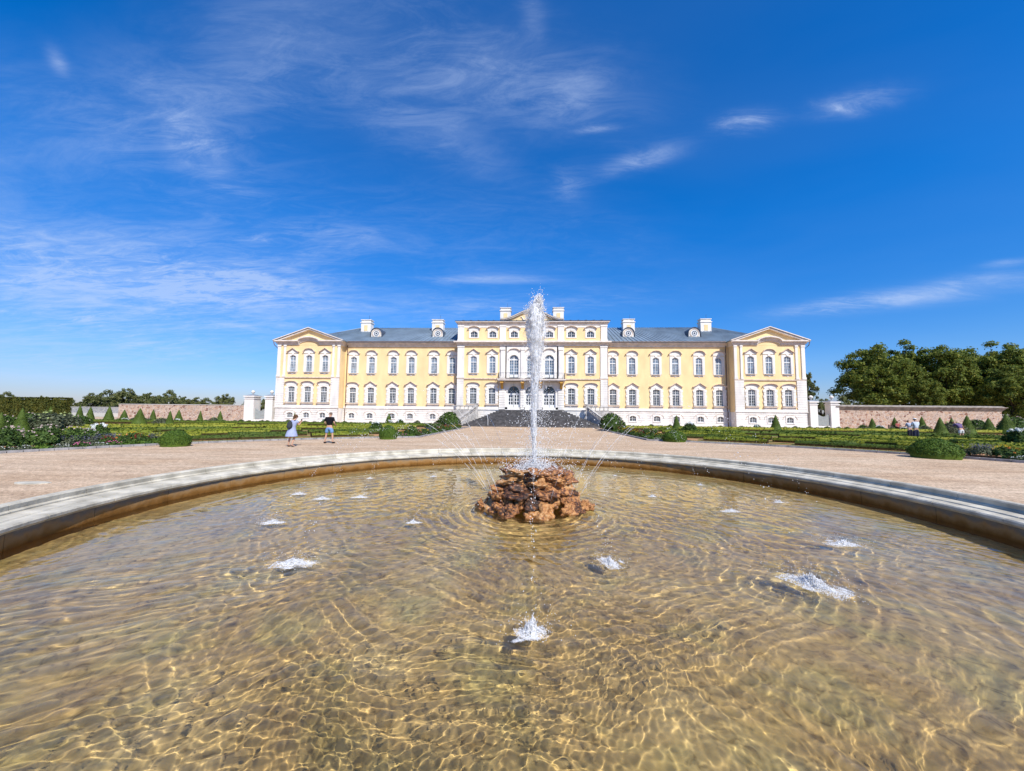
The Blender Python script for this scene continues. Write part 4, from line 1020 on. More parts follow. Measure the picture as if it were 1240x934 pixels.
    gz = np.array([noise.noise(Vector((a_*1.9+i*3,b_*1.9,i)))+.6*noise.noise(Vector((a_*5+i*3,b_*5,i))) for a_,b_ in zip(gu.ravel(),gv.ravel())]).reshape(gn,gn)
    gh = .105*hgt*np.exp(-gr2*.9)*(1+.8*gz)+.012*sz*np.exp(-gr2*.25)*(gz)-.004
    GV = rot(np.stack([gu.ravel()*W_*lng*.8, gv.ravel()*W_*.65, gh.ravel()],1))+tb; gi = np.arange(gn*gn).reshape(gn,gn)
    np_obj('froth', GV, np.stack([gi[:-1,:-1],gi[:-1,1:],gi[1:,1:],gi[1:,:-1]],-1).reshape(-1,4), M['froth'], jt, smooth=True)
    tag(build_drops('splash', pr, jt), kind='stuff'); tag(o1, kind='stuff')
# ------------------------------------------------------------------ garden
rng = np.random.default_rng(21)
M['twig_shade'] = mat('box_twig_shade', (.07,.055,.02), .95, .1, noise_scale=9, noise_amt=.3)  # woody brown, with the shading of the hedge sides put into the colour
def leafy_grid(surf, nrm, dens_size, n, rng): return quads(surf, nrm, dens_size, rng)
def join(name, parts, m, parent=None, smooth=False):
    """parts: (V,F quads)"""
    Vs=[];Fs=[];o=0
    for V,F in parts: Vs.append(np.asarray(V).reshape(-1,3)); Fs.append(np.asarray(F)+o); o += len(Vs[-1])
    return np_mesh(name, np.concatenate(Vs), np.concatenate(Fs), m, smooth)
# -- clipped box hedges following a path
def hedge_mesh(path, w, h, size, dens, mname='box'):
    mname = 'boxdark' if rng.random()<.3 else 'box'
    p = np.array(path, float); d = np.gradient(p, axis=0); d /= np.linalg.norm(d,axis=1)[:,None]; nr = np.stack([-d[:,1],d[:,0]],1)
    prof = [(-.5,0),(-.52,.5),(-.47,.88),(-.38,1.0),(0,1.02),(.38,1.0),(.47,.88),(.52,.5),(.5,0)]
    k = len(prof); V = np.zeros((len(p),k,3))
    for i,(a,b) in enumerate(prof):
        wob = rng.normal(0,.018,len(p)); V[:,i,0] = p[:,0]+nr[:,0]*(a*w+wob); V[:,i,1] = p[:,1]+nr[:,1]*(a*w+wob); V[:,i,2] = b*h*(1+rng.normal(0,.015,len(p)))
    idx = np.arange(len(p)*k).reshape(len(p),k); F = np.stack([idx[:-1,:-1],idx[1:,:-1],idx[1:,1:],idx[:-1,1:]],-1).reshape(-1,4)
    caps = np.array([[0,2,6,8],[0,1,2,2]])[:1]; F = np.concatenate([F, caps, caps+(len(p)-1)*k]); V = V.reshape(-1,3)
    L_ = np.linalg.norm(np.diff(p,axis=0),axis=1).sum(); n = int(L_*(w+2*h)*dens)
    t = rng.uniform(0,len(p)-1.001,n); i0 = t.astype(int); fr = (t-i0)[:,None]; c = p[i0]*(1-fr)+p[i0+1]*fr; nn = nr[i0]
    u = rng.uniform(-1,1,n); tot = w/2+h; arc = np.abs(u)*tot; side_ = np.sign(u); top = arc < w/2
    off = np.where(top,arc,w/2)*side_; z = np.where(top,h,h-(arc-w/2)); N = np.where(top[:,None],np.array([[0,0,1.0]]),np.concatenate([nn*side_[:,None],np.zeros((n,1))],1))
    Pt = np.stack([c[:,0]+nn[:,0]*off,c[:,1]+nn[:,1]*off,z],1)+N*rng.uniform(-.01,.03,n)[:,None]
    e = (rng.random(n)<.04)[:,None]; Pt = Pt+e*np.array([[0,0,.04]])
    ok = top | (z > h*.42*rng.uniform(.2,1.6,n)); Q_ = quads(Pt[ok],N[ok],size,rng)
    me = join('box_hedge',[(V,F),Q_],M[mname]); me.materials.append(M['twig_shade'])            # twiggy brown low on the flanks, darkened to stand for their shading
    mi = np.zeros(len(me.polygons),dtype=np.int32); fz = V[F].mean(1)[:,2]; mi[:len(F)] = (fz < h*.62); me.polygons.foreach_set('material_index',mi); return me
HG = {'-1':0,'1':0}
def add_hedge(path, w, h, s, what, far):
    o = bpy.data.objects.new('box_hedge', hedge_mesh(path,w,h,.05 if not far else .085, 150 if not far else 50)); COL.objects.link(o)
    tag(o, f"{what} of the {'left' if s<0 else 'right'} parterre", 'hedge', f"low box hedges of the {'left' if s<0 else 'right'} parterre")
def arcpath(r,t0,t1,s,wob=0):
    n = max(6,int(abs(t1-t0)*r/57/.35)); return [P(r+wob*math.sin(3.3*math.radians(t)*r/6),t,s) for t in np.linspace(t0,t1,n)]
rowname = ['nearest','second nearest','third nearest','fourth nearest','fifth nearest','sixth nearest','seventh nearest']
for s in (-1,1):
    for i,(r,segs,h,w_,wob) in enumerate([(24.7,((30,39),(42.5,56)),.26,.5,.1),(27.2,((26,37),(39,49),(52,66)),.30,.5,.3),(30.2,((24,38),(43,70)),.30,.5,.5),
                                   (33.9,((22,34),(38,52),(55,72)),.33,.55,.6),(38.2,((20,42),(46,74)),.36,.6,.7),(42.6,((19,32),(36,60)),.42,.7,.6),(46.5,((20,26),(44,62)),.45,.8,.3)]):
        for q,(t0,t1) in enumerate(segs):
            pos_ = 'inner' if q==0 else ('outer' if q==len(segs)-1 else 'middle')
            add_hedge(arcpath(r,t0,t1,s,wob), w_, h, s, f"{pos_} stretch of the {rowname[i]} curved hedge row", r>33)
    # scrolls between the rows
    for q,(r,t,rad) in enumerate([(27.6,34,.85),(27.6,47,.9),(30.2,58,1.0),(30.2,31,1.0),(33.4,44,1.2),(33.4,64,1.2),(37.2,30,1.3),(37.2,55,1.4)]):
        c = P(r,t,s); path = [(c[0]+rad*(1-.6*u)*math.cos(5.2*u*s+t), c[1]+rad*(1-.6*u)*math.sin(5.2*u*s+t)) for u in np.linspace(0,1,26)]
        add_hedge(path, .34, .27, s, f"small scroll-shaped box hedge, {ORD[q]} scroll from the front", r>33)
    add_hedge([(s*9.9,y) for y in np.arange(29.5,47.5,.6)], .5, .34, s, 'straight box hedge along the central path', False)
    add_hedge([(s*x,47.6) for x in np.arange(10.5,70,1.0)], .6, .5, s, 'long straight box hedge across the back', True)
# -- clipped cones
def cone_mesh(r, h, n, size):
    k = 22; prof = [(r*(1-u)**.92*(1+.05*math.sin(9*u))+.02, h*u) for u in np.linspace(0,1,14)]; V=[]
    for q,z in prof:
        for i in range(k): a = 2*PI*i/k; V.append((q*math.cos(a)*(1+rng.normal(0,.02)),q*math.sin(a)*(1+rng.normal(0,.02)),z))
    F = [(a*k+i,a*k+(i+1)%k,(a+1)*k+(i+1)%k,(a+1)*k+i) for a in range(len(prof)-1) for i in range(k)]
    u = 1-np.sqrt(rng.uniform(0,1,n)); a = rng.uniform(0,2*PI,n); q = r*(1-u)**.92+rng.uniform(-.02,.035,n); z = h*u+rng.uniform(0,.03,n)
    N = np.stack([np.cos(a),np.sin(a),np.full(n,r/h)],1); Pt = np.stack([q*np.cos(a),q*np.sin(a),z],1)
    return join('clipped_cone',[(V,F),quads(Pt,N,size,rng)],M['yew'])
CM = [cone_mesh(.5,1.0,5200,.022) for _ in range(3)]
cones = [(27.6,525.6,495,22),(2,534,500,22),(62,508,492,12),(97.5,512,491,12),(110,512.6,493,13),(133,512.6,492.5,14),(151,512.6,496.6,13),(170,515,495,17),(186,512.6,496,10),
 (206.4,517.7,498,11),(217,511.5,496.6,11),(243,511.5,497.8,8),(267,511.5,498,9),(357,515,500,6),(471,514.5,500.7,9),(545,516,502,7),(746,521,503,8),(819,522,503.4,10),(939,523,503,12),
 (1056,520,506.6,10),(1083,521,505.7,10),(1116,521.5,505,11),(1138,528,506,15),(1152,518.5,506,10),(1170.6,527,503.7,16),(1196.6,526,506.6,15),(1218,526.5,502,21)]
cc = sorted(cones); L_ids = [c for c in cc if c[0]<300]; R_ids = [c for c in cc if c[0]>1000]
special = {357:'slim clipped cone behind the woman in the pale dress',471:'clipped cone left of the centre in front of the palace basement, above a round bush',
           545:'slim clipped cone wrapped in the rose bush left of the palace steps',746:'slim clipped cone wrapped in the rose bush right of the palace steps',
           819:'clipped cone behind the round bush right of the fountain',939:'clipped cone in front of the right palace wing'}
for c in cc:
    g = gnd(c[0],c[1]); Y = min(g[1],54.0); X,zt = atY(c[0],c[2],Y); wm = c[3]*math.hypot(X,Y)/math.hypot(1,X/Y)/FPX*1.12*math.cos(math.atan(X/Y))**.6
    o = inst('clipped_cone', CM[len(c)*int(c[0])%3], (X,Y,0), rng.uniform(0,6), (wm,wm,zt+.03))
    if c in L_ids: lb = f"{ORD[L_ids.index(c)]} clipped yew cone from the left in the left garden"
    elif c in R_ids: lb = f"{ORD[R_ids.index(c)]} clipped yew cone from the left in front of the right stone wall"
    else: lb = special[int(c[0])]
    tag(o, lb, 'topiary cone', 'clipped yew cones in the parterre')
# -- rounded bushes
def ball_mesh(name, n, size, mname, rough=.05, flat=1.0):
    v,f = ico(3); d = np.array([1+rough*noise.noise(Vector(p)*2.2) + rough*.6*noise.noise(Vector(p)*5) for p in v])[:,None]; v2 = v*d*.97; v2[:,2] = np.maximum(v2[:,2],-.45)
    A = rng.normal(0,1,(n,3)); A /= np.linalg.norm(A,axis=1)[:,None]; A[:,2] = np.abs(A[:,2])*np.where(rng.random(n)<.85,1,-.3)
    dd = np.array([1+rough*noise.noise(Vector(p)*2.2)+rough*.6*noise.noise(Vector(p)*5) for p in A])[:,None]
    V,F = quads(A*dd*rng.uniform(.96,1.05,(n,1)), A, size, rng)
    F3 = np.concatenate([f, f[:,:1]],1)  # triangles as degenerate-free quads are avoided: build separately
    t1 = np.concatenate([F[:,[0,1,2]],F[:,[0,2,3]]]); 
    return np_mesh(name, np.concatenate([v2,V]), np.concatenate([f,t1+len(v2)]), M[mname])
BM = [ball_mesh('round_bush',6500,.045,'ball',.08) for _ in range(2)]
for px_,pyb,pyt,wpx,lb in [(470,532.5,515.5,22,'round clipped box bush left of the fountain jet, in front of the small cone'),(212,541.5,521,42,'broad dark green mound at the right end of the left flower border'),
      (817,535.5,521.5,28,'round clipped box bush right of the fountain jet, at the corner of the bed'),(1133,556,531,56,'large dark green rounded box bush at the kerb on the right')]:
    X,Y = gnd(px_,pyb); Y += .4; X = gnd(px_,pyb)[0]*(Y/(Y-.4)); wm = wpx/FPX*Y/2*1.0*math.cos(math.atan(X/Y))**.8; zt = atY(px_,pyt,Y)[1]
    o = inst('round_bush', BM[int(px_)%2], (X,Y,zt*.22), rng.uniform(0,6), (wm,wm*.9,zt*.76)); tag(o, lb, 'bush', 'rounded box bushes')
# -- flowering plants: leafy mound (the thing) with blossoms (its part)
def petals(n, size, spread, z0, z1, cols, cl=1, per=9, flat=.5):
    C_ = np.stack([rng.normal(0,spread*.6,n),rng.normal(0,spread*.6,n),rng.uniform(z0,z1,n)],1)
    r = np.hypot(C_[:,0],C_[:,1]); C_[:,2] -= (r/spread)**2*(z1)*.18
    Pt = np.repeat(C_,per,0); A = rng.normal(0,1,(len(Pt),3)); A /= np.linalg.norm(A,axis=1)[:,None]; A[:,2] = np.abs(A[:,2])
    return quads(Pt+A*size*.7*np.array([1,1,flat]), A, size*.62, rng)
def bloom_mat(name, a, b): return leaf_mat(name,[a,b],transl=.2)
PL = {}
def plant_kind(key, h, w_, leafm, leafsize, nleaf, bl, label, spike=False):
    n = nleaf; a = rng.uniform(0,2*PI,n); q = np.sqrt(rng.uniform(0,1,n)); z = rng.uniform(0,1,n)
    dome = np.sqrt(np.maximum(0,1-q**2*.85)); lump = 1+.25*np.sin(a*3+q*4)
    Pt = np.stack([q*w_/2*np.cos(a)*lump,q*w_/2*np.sin(a)*lump,h*dome*(.25+.75*z**.6)],1)
    N = np.stack([np.cos(a)*q,np.sin(a)*q,.6+0*a],1)
    V,F = quads(Pt,N,leafsize,rng); me = np_mesh('flowering_plant',V,F,M[leafm])
    blm = None
    if bl:
        m_,num,size,hz = bl; num = max(3,int(num*.55)); size *= .85
        if spike:
            C_ = np.stack([rng.normal(0,w_*.22,num),rng.normal(0,w_*.22,num),np.full(num,h*.8)],1); per = 14
            Pt = np.repeat(C_,per,0); Pt[:,2] += np.tile(np.linspace(0,.18,per),num); Pt += rng.normal(0,.012,Pt.shape); blv = quads(Pt, rng.normal(0,1,Pt.shape), size, rng)
        else:
            a = rng.uniform(0,2*PI,num); q = np.sqrt(rng.uniform(0,1,num))*.95; C_ = np.stack([q*w_/2*np.cos(a),q*w_/2*np.sin(a),h*np.sqrt(np.maximum(0,1-q**2*.8))*hz+.02],1)
            per = 12; Pt = np.repeat(C_,per,0); A = rng.normal(0,1,(len(Pt),3)); A /= np.linalg.norm(A,axis=1)[:,None]; A[:,2] = np.abs(A[:,2]); blv = quads(Pt+A*size*.6,A,size*.6,rng)
        blm = np_mesh('blossoms',blv[0],blv[1],m_)
    PL[key] = (me,blm,label)
BC = {'white':bloom_mat('white_petals',(.70,.72,.66),(.85,.85,.8)),'yellow':bloom_mat('yellow_petals',(.75,.45,.02),(.85,.62,.05)),'orange':bloom_mat('orange_petals',(.75,.22,.04),(.85,.38,.10)),
      'pink':bloom_mat('pink_petals',(.62,.10,.28),(.72,.30,.42)),'blue':bloom_mat('violet_blue_petals',(.10,.09,.17),(.20,.18,.30)),'red':bloom_mat('dark_red_petals',(.22,.02,.02),(.40,.05,.04)),
      'pale':bloom_mat('pale_pink_petals',(.62,.46,.42),(.75,.62,.56)),'lime':bloom_mat('lime_flowerheads',(.40,.48,.16),(.55,.60,.28))}
plant_kind('dahlia',.6,.75,'shrubleaf',.06,650,(BC['orange'],9,.075,1.05),'leafy dahlia plant with large orange blooms')
plant_kind('rudbeckia',.5,.8,'shrubleaf',.05,600,(BC['yellow'],30,.038,1.06),'clump of golden yellow daisies')
plant_kind('salvia',.48,.8,'greyleaf',.045,600,(BC['blue'],34,.018,.85),'clump of violet blue flower spikes',spike=True)
plant_kind('hydrangea',1.05,1.25,'shrubleaf',.085,1300,(BC['white'],30,.15,1.02),'bushy hydrangea with big white flower heads')
plant_kind('petunia',.28,.7,'shrubleaf',.045,450,(BC['pink'],26,.04,1.08),'low mound of bright pink flowers')
plant_kind('alyssum',.2,.75,'greyleaf',.045,420,(BC['white'],60,.022,1.05),'low cushion of small white flowers')
plant_kind('hosta',.26,.7,'ball',.085,260,None,'low clump of broad green leaves')
plant_kind('redleaf',.55,.7,'shrubleaf',.05,500,(BC['red'],40,.04,1.05),'dark red flowering plant')
plant_kind('rose',.85,1.0,'shrubleaf',.06,900,(BC['pale'],22,.05,1.05),'rose bush dotted with pale pink blooms')
plant_kind('roseyellow',.75,1.0,'shrubleaf',.06,900,(BC['yellow'],16,.045,1.05),'rose bush with scattered yellow blooms')
plant_kind('greyshrub',1.15,1.5,'greyleaf',.08,1500,(BC['lime'],18,.09,1.03),'loose grey green shrub with lime flowers')
plant_kind('tallrose',1.5,1.9,'shrubleaf',.085,2600,(BC['pale'],20,.07,1.02),'tall loose rose bush')
NPL = 0
def plant(kind, x, y, sc_, where, lab=None):
    me,bl,lb = PL[kind]; rz = rng.uniform(0,6.28); sc_ *= rng.uniform(.88,1.12)
    o = inst('flowering_plant', me, (x,y,.0), rz, (sc_,sc_,sc_*rng.uniform(.9,1.1)))
    tag(o, lab or f"{lb} {where}", 'plant', None if lab else f"{lb} {where}")
    if bl: inst('blossoms', bl, (0,0,0), parent=o)
for s in (-1,1):
    sd_n = 'left' if s<0 else 'right'
    # long border on the outer side, three rows deep
    mix0 = ['alyssum','hosta','petunia','alyssum','hosta','alyssum']; mix1 = ['salvia','hosta','redleaf','dahlia','salvia','rose']; mix2 = ['rose','redleaf','hosta','salvia','rudbeckia','rose']
    for row,(r,mix,step) in enumerate(((22.5,mix0,.56),(23.15,mix1,.62),(23.9,mix2,.72),(24.7,mix2,.8))):
        t = 58.5 if row<3 else 60
        k = 0
        while t < 82:
            kd = mix[(k//2+int(rng.integers(0,2))+row)%len(mix)]
            x,y = P(r+rng.normal(0,.08),t,s)
            if not (s>0 and t<64.5 and row<2 and t<63): plant(kd,x,y,1.0,f"in the long {sd_n} flower border")
            t += step/r*57.3; k += 1
    # corner bed beside the central path
    for row,(dr,mix,step) in enumerate(((.45,mix0,.5),(1.05,mix1,.6),(1.8,['rudbeckia','redleaf','rudbeckia','salvia','rose'],.7))):
        t = TH0+1.6; k = 0
        while t < 27.6:
            x,y = P(22+dr,t,s); plant(mix[(k+int(rng.integers(0,2)))%len(mix)],x,y,.9,"in the corner bed left of the path" if s<0 else "in the corner bed right of the path"); t += step/(22+dr)*57.3; k += 1
    for i,y in enumerate(np.arange(29.3,46.5,.85)):
        for dx,mix in ((8.75,['hosta','redleaf','alyssum','rudbeckia']),(9.3,['rudbeckia','rose','redleaf','salvia'])):
            plant(mix[int(rng.integers(0,4))],s*dx+rng.normal(0,.06),y+rng.normal(0,.1),.9,f"along the {sd_n} edge of the central path")
    # rose bed across the back
    for i,x in enumerate(np.arange(11,62,1.25)):
        plant(['rose','roseyellow','redleaf','rose','hydrangea','greyshrub'][int(rng.choice([0,1,2,3,3,0,4,5],1)[0])%6],s*x,49.2+rng.normal(0,.3),.75,f"in the back bed of the {sd_n} garden")
# single shrubs the photograph shows by name
for px_,py_,pt,kd,lab in [(120,532,514,'hydrangea','bushy white hydrangea standing above the left flower border'),(60,524,499,'greyshrub','large grey green shrub with pale plumes behind the left border'),
    (80,522,501,'greyshrub','second grey green shrub with pale plumes, left of the white hydrangea'),(40,523,500,'tallrose','dark loose shrub beside the big clipped cone on the left'),(8,523,503,'tallrose','loose rose bush at the far left edge'),
    (98,519,503,'tallrose','dark rose bush behind the white hydrangea'),(195,517,506,'greyshrub','pale yellow green shrub between the cones of the left garden'),(545,519,498.5,'tallrose','round rose bush left of the palace steps'),
    (740,522,500,'tallrose','round rose bush right of the palace steps'),(456,523,511,'hydrangea','white flowering shrub behind the round bush left of the jet'),(835,525,512,'hydrangea','white flowering shrub right of the clipped cone near the steps'),
    (1153,528,511,'greyshrub','lime green shrub between the clipped cones on the right'),(1234,540,520,'hydrangea','white hydrangea at the far right edge'),(1045,522,514,'rose','rose bush in front of the right stone wall'),
    (1228,520,505,'tallrose','dark loose shrub behind the last cone on the right'),(1183,520,508,'tallrose','loose green bush against the end of the right wall')]:
    X,Y = gnd(px_,py_); Y = min(Y,52); X,zt = atY(px_,pt,Y); hh = {'hydrangea':1.05,'greyshrub':1.15,'tallrose':1.5,'rose':.85}[kd]
    me,bl,lb = PL[kd]; k_ = max(.35,zt/hh); wf = min(1.25,max(.8,1)); o = inst('flowering_plant', me, (X,Y,0), rng.uniform(0,6), (k_*wf,k_*wf,k_)); tag(o,lab,'shrub')
    if bl: inst('blossoms', bl, (0,0,0), parent=o)

# -- walls, gates, hedge
def fieldstone(name, mortar, stones, scale=2.2):
    m = bpy.data.materials.new(name); m.use_nodes = True; nt = m.node_tree; L = nt.links.new; b = nt.nodes['Principled BSDF']
    co = nt.nodes.new('ShaderNodeTexCoord'); mp = nt.nodes.new('ShaderNodeMapping'); mp.inputs['Scale'].default_value=(1,1,1.35); L(co.outputs['Object'],mp.inputs[0])
    n = nt.nodes.new('ShaderNodeTexNoise'); n.inputs['Scale'].default_value=2.5; L(mp.outputs[0],n.inputs['Vector'])
    ad = nt.nodes.new('ShaderNodeMix'); ad.data_type='RGBA'; ad.blend_type='ADD'; ad.inputs[0].default_value=.12; L(mp.outputs[0],ad.inputs[6]); L(n.outputs['Color'],ad.inputs[7])
    v = nt.nodes.new('ShaderNodeTexVoronoi'); v.inputs['Scale'].default_value=scale; L(ad.outputs[2],v.inputs['Vector'])
    ve = nt.nodes.new('ShaderNodeTexVoronoi'); ve.feature='DISTANCE_TO_EDGE'; ve.inputs['Scale'].default_value=scale; L(ad.outputs[2],ve.inputs['Vector'])
    r = nt.nodes.new('ShaderNodeValToRGB'); e = r.color_ramp.elements
    while len(e)<len(stones): e.new(.5)
    for i,c in enumerate(stones): e[i].position=i/(len(stones)-1); e[i].color=(*c,1)
    s_ = nt.nodes.new('ShaderNodeSeparateColor'); L(v.outputs['Color'],s_.inputs[0]); L(s_.outputs[0],r.inputs[0])
    mr = nt.nodes.new('ShaderNodeMapRange'); mr.inputs[1].default_value=.02; mr.inputs[2].default_value=.09; L(ve.outputs['Distance'],mr.inputs[0])
    mx = nt.nodes.new('ShaderNodeMix'); mx.data_type='RGBA'; L(mr.outputs[0],mx.inputs[0]); mx.inputs[6].default_value=(*mortar,1); L(r.outputs[0],mx.inputs[7]); L(mx.outputs[2],b.inputs['Base Color'])
    b.inputs['Roughness'].default_value=.95; b.inputs['Specular IOR Level'].default_value=.15
    bp = nt.nodes.new('ShaderNodeBump'); bp.inputs['Strength'].default_value=.5; bp.inputs['Distance'].default_value=.05; L(mr.outputs[0],bp.inputs['Height']); L(bp.outputs[0],b.inputs['Normal'])
    return m
M['field'] = fieldstone('pink_fieldstone_wall',(.56,.46,.38),[(.20,.10,.07),(.42,.26,.18),(.52,.38,.28),(.33,.24,.19),(.50,.33,.22)],2.6)
M['greywall'] = fieldstone('grey_fieldstone_wall',(.42,.40,.38),[(.20,.20,.21),(.35,.33,.31),(.28,.26,.25)],2.0)
M['cap'] = mat('wall_cap_render', (.36,.31,.26), .9, .1, noise_scale=2, noise_amt=.2, bump=.3)
M['captop'] = mat('wall_cap_top', (.55,.50,.44), .9, .1)
YW_ = 58.6
def wall(x0, x1, y, h, m, capm, capk, label, over=.12, caph=.12, name='garden_wall'):
    b = MB(); n = max(2,int((x1-x0)/1.2)); vs=[]
    e = empty(name, ((x0+x1)/2,y,0)); tag(e,label,'wall'); xm=(x0+x1)/2
    b.box(x0-xm,x1-xm,0,.6,0,h-caph); b.build('masonry',m,e)
    b = MB(); ov = .02 if capk == 2 else over      # capk 2: a coved cap that leans outward to its thin top slab
    if capk == 2: b.box(x0-xm-over-.05,x1-xm+over+.05,-over-.06,.66+over,h-caph*.35+.002,h-caph*.35+.09)
    b.add([(x0-xm-ov,-ov,h-caph),(x1-xm+ov,-ov,h-caph),(x1-xm+ov,.6+ov,h-caph),(x0-xm-ov,.6+ov,h-caph),
        (x0-xm-over,-over,h-caph*.35),(x1-xm+over,-over,h-caph*.35),(x1-xm+over,.6+over,h-caph*.35),(x0-xm-over,.6+over,h-caph*.35),(x0-xm-over,.3,h),(x1-xm+over,.3,h)],
        [(0,3,2,1),(0,1,5,4),(2,3,7,6),(4,5,9,8),(6,7,8,9),(1,2,6,9,5),(3,0,4,8,7)]); b.build('coping',capm,e)
    return e
wall(-66.5,-45.3,YW_,2.78,M['field'],M['captop'],1,'long pink fieldstone garden wall left of the palace',caph=.1,over=.05)
xg0 = atY(68,492,95)[0]; xg1 = atY(149,492,95)[0]
wall(xg0,xg1,95,2.55,M['greywall'],M['captop'],1,'distant grey stone wall behind the left hand cones',caph=.1,over=.05)
b = MB(); b.box(xg0,xg1,94.6,94.95,0,.95); tag(b.build('low_rendered_wall',M['captop']),'low pale rendered wall at the foot of the distant grey wall','wall')
e = wall(44.4,66.8,YW_,3.62,M['field'],M['cap'],2,'long stone garden wall with a deep overhanging cap right of the palace',over=.38,caph=.78)
# the white gate pillars with balls and their low gates
M['gatepaint'] = mat('grey_gate_paint', (.36,.38,.36), .6, .3, noise_scale=4, noise_amt=.1); M['bluegrey'] = mat('lead_cap', (.22,.24,.27), .6, .4)
def pillar(x0, x1, top, label):
    xm=(x0+x1)/2; w_=(x1-x0)/2; e = tag(empty('gate_pillar',(xm,YW_-.3,0)),label,'gate pillar','white pillars of the side gates')
    b = MB(); b.box(-w_-.08,w_+.08,-.08,2*w_+.08,0,.45); b.box(-w_,w_,0,2*w_,.45,top-.62)
    b.box(-w_-.08,w_+.08,-.08,2*w_+.08,top-.62,top-.5); b.box(-w_+.03,w_-.03,.03,2*w_-.03,top-.5,top-.3); b.box(-w_-.14,w_+.14,-.14,2*w_+.14,top-.3,top-.12); b.build('shaft',M['white'],e)
    b = MB(); b.add([(-w_-.14,-.14,top-.118),(w_+.14,-.14,top-.118),(w_+.14,2*w_+.14,top-.118),(-w_-.14,2*w_+.14,top-.118),(-.2,w_-.2,top+.12),(.2,w_-.2,top+.12),(.2,w_+.2,top+.12),(-.2,w_+.2,top+.12)],[(0,1,5,4),(1,2,6,5),(2,3,7,6),(3,0,4,7),(4,5,6,7)]); b.build('cap',M['bluegrey'],e)
    b = MB(); b.lathe([(.1,0),(.08,.1),(.19,.2),(.27,.36),(.27,.44),(.19,.58),(.03,.66)],0,w_,14,top+.12); b.build('ball',M['white'],e,smooth=True)
pillar(-45.3,-43.75,4.35,'white gate pillar topped by a ball, at the end of the left stone wall')
pillar(-41.9,-40.7,4.35,'white gate pillar topped by a ball, against the left palace wing')
pillar(40.35,41.4,4.2,'white gate pillar topped by a ball, against the right palace wing')
pillar(43.25,44.4,4.2,'white gate pillar topped by a ball, at the end of the right stone wall')
for x0,x1,sd_n in ((-43.72,-41.93,'left'),(41.43,43.22,'right')):
    e = tag(empty('side_gate',((x0+x1)/2,YW_,0)),f"low grey wooden gate between the white pillars {'left' if sd_n=='left' else 'right'} of the palace",'gate')
    w_=(x1-x0)/2; b = MB()
    for i in range(15):
        x=-w_+.08+(2*w_-.16)*i/14; zt=2.05-.28*math.cos(PI*(x/w_)/1)*.6 if abs(x)<w_ else 2; b.box(x-.045,x+.045,-.02,.02,.62,zt)
    b.build('pales',M['gatepaint'],e); b = MB(); b.box(-w_,w_,.022,.07,.8,.92); b.box(-w_,w_,.022,.07,1.5,1.62); b.build('rail',M['gatepaint'],e)
    b = MB(); b.box(-w_,w_,-.12,.3,0,.55); b.build('threshold',M['white'],e)
# tall clipped hornbeam hedge at far left
hp = []
for k in range(9):
    xa = -88+k*2.15
    v,f = ico(3); 
    n = 2600; u = rng.uniform(-1,1,n); w2 = .98
    face_ = rng.integers(0,3,n); X = np.where(face_==1,np.sign(u)*w2,rng.uniform(-w2,w2,n)); Y = np.where(face_==0,-.6,rng.uniform(-.6,.6,n)); Z = np.where(face_==2,3.45,rng.uniform(0.05,3.45,n))
    bul = 1-.5*np.abs(X/w2)**4; Y = Y*bul*1.2
    Pt = np.stack([xa+X,54.5+Y,Z+rng.normal(0,.04,n)],1); N = np.stack([(face_==1)*np.sign(u),-(face_==0).astype(float),(face_==2).astype(float)],1); hp.append(quads(Pt,N,.13,rng))
    bx = np.array([[xa-.6,54.2,0],[xa+.6,54.2,0],[xa+.6,55,0],[xa-.6,55,0],[xa-.6,54.2,3.25],[xa+.6,54.2,3.25],[xa+.6,55,3.25],[xa-.6,55,3.25]]); hp.append((bx,np.array([[0,1,5,4],[4,5,6,7],[1,2,6,5],[3,0,4,7],[2,3,7,6]])))
hm = join('tall_hedge',hp,M['hornbeam']); o = bpy.data.objects.new('tall_hedge',hm); COL.objects.link(o); tag(o,'tall square clipped hornbeam hedge at the far left edge of the garden','hedge')

# -- trees
def crown(h, r, z0, ncl, per, size, seed, m, squash=1.0):
    rg = np.random.default_rng(seed); c0 = np.array([0,0,(h+z0)/2]); ext = np.array([r,r,(h-z0)/2])
    A = rg.normal(0,1,(ncl,3)); A /= np.linalg.norm(A,axis=1)[:,None]; rad = rg.uniform(.2,.95,ncl)**.6
    top = 1-.22*np.maximum(A[:,2],0)*rg.uniform(0,1,ncl)
    C_ = c0+A*rad[:,None]*ext*top[:,None]; cr = rg.uniform(.07,.19,ncl)*r*1.1
    Vs=[];Ns=[]
    for c,q in zip(C_,cr):
        k = int(per*(q/(.14*r))**2); a = rg.normal(0,1,(k,3)); a /= np.linalg.norm(a,axis=1)[:,None]; a[:,2] = np.where(rg.random(k)<.7,np.abs(a[:,2]),a[:,2])
        Vs.append(c+a*(q*rg.uniform(.35,1.2,k)[:,None])*np.array([1.05,1.05,1.0])); Ns.append(a*.9+np.array([0,0,.25]))
        Pt = np.concatenate(Vs); N = np.concatenate(Ns); ok = Pt[:,2]>z0*.8
    return np_mesh('crown',*quads(Pt[ok],N[ok],size,rg),M[m]), C_
def trunk_mesh(h, r, C_, seed):
    rg = random.Random(seed); b = MB(); b.tube([(0,0,0),(.1*r,.05*r,h*.2),(.0,.08*r,h*.42),(.05*r,0,h*.62)],[.05*r+.12,.045*r+.08,.04*r+.04,.02*r],9)
    for c in C_[::4]: b.tube([(0,.05,h*rg.uniform(.2,.4)),tuple(c*.55+np.array([0,0,h*.14])),tuple(c)],[.022*r+.03,.013*r+.02,.02],5)
    return meshof(b,'trunk',M['bark'])
TK = []
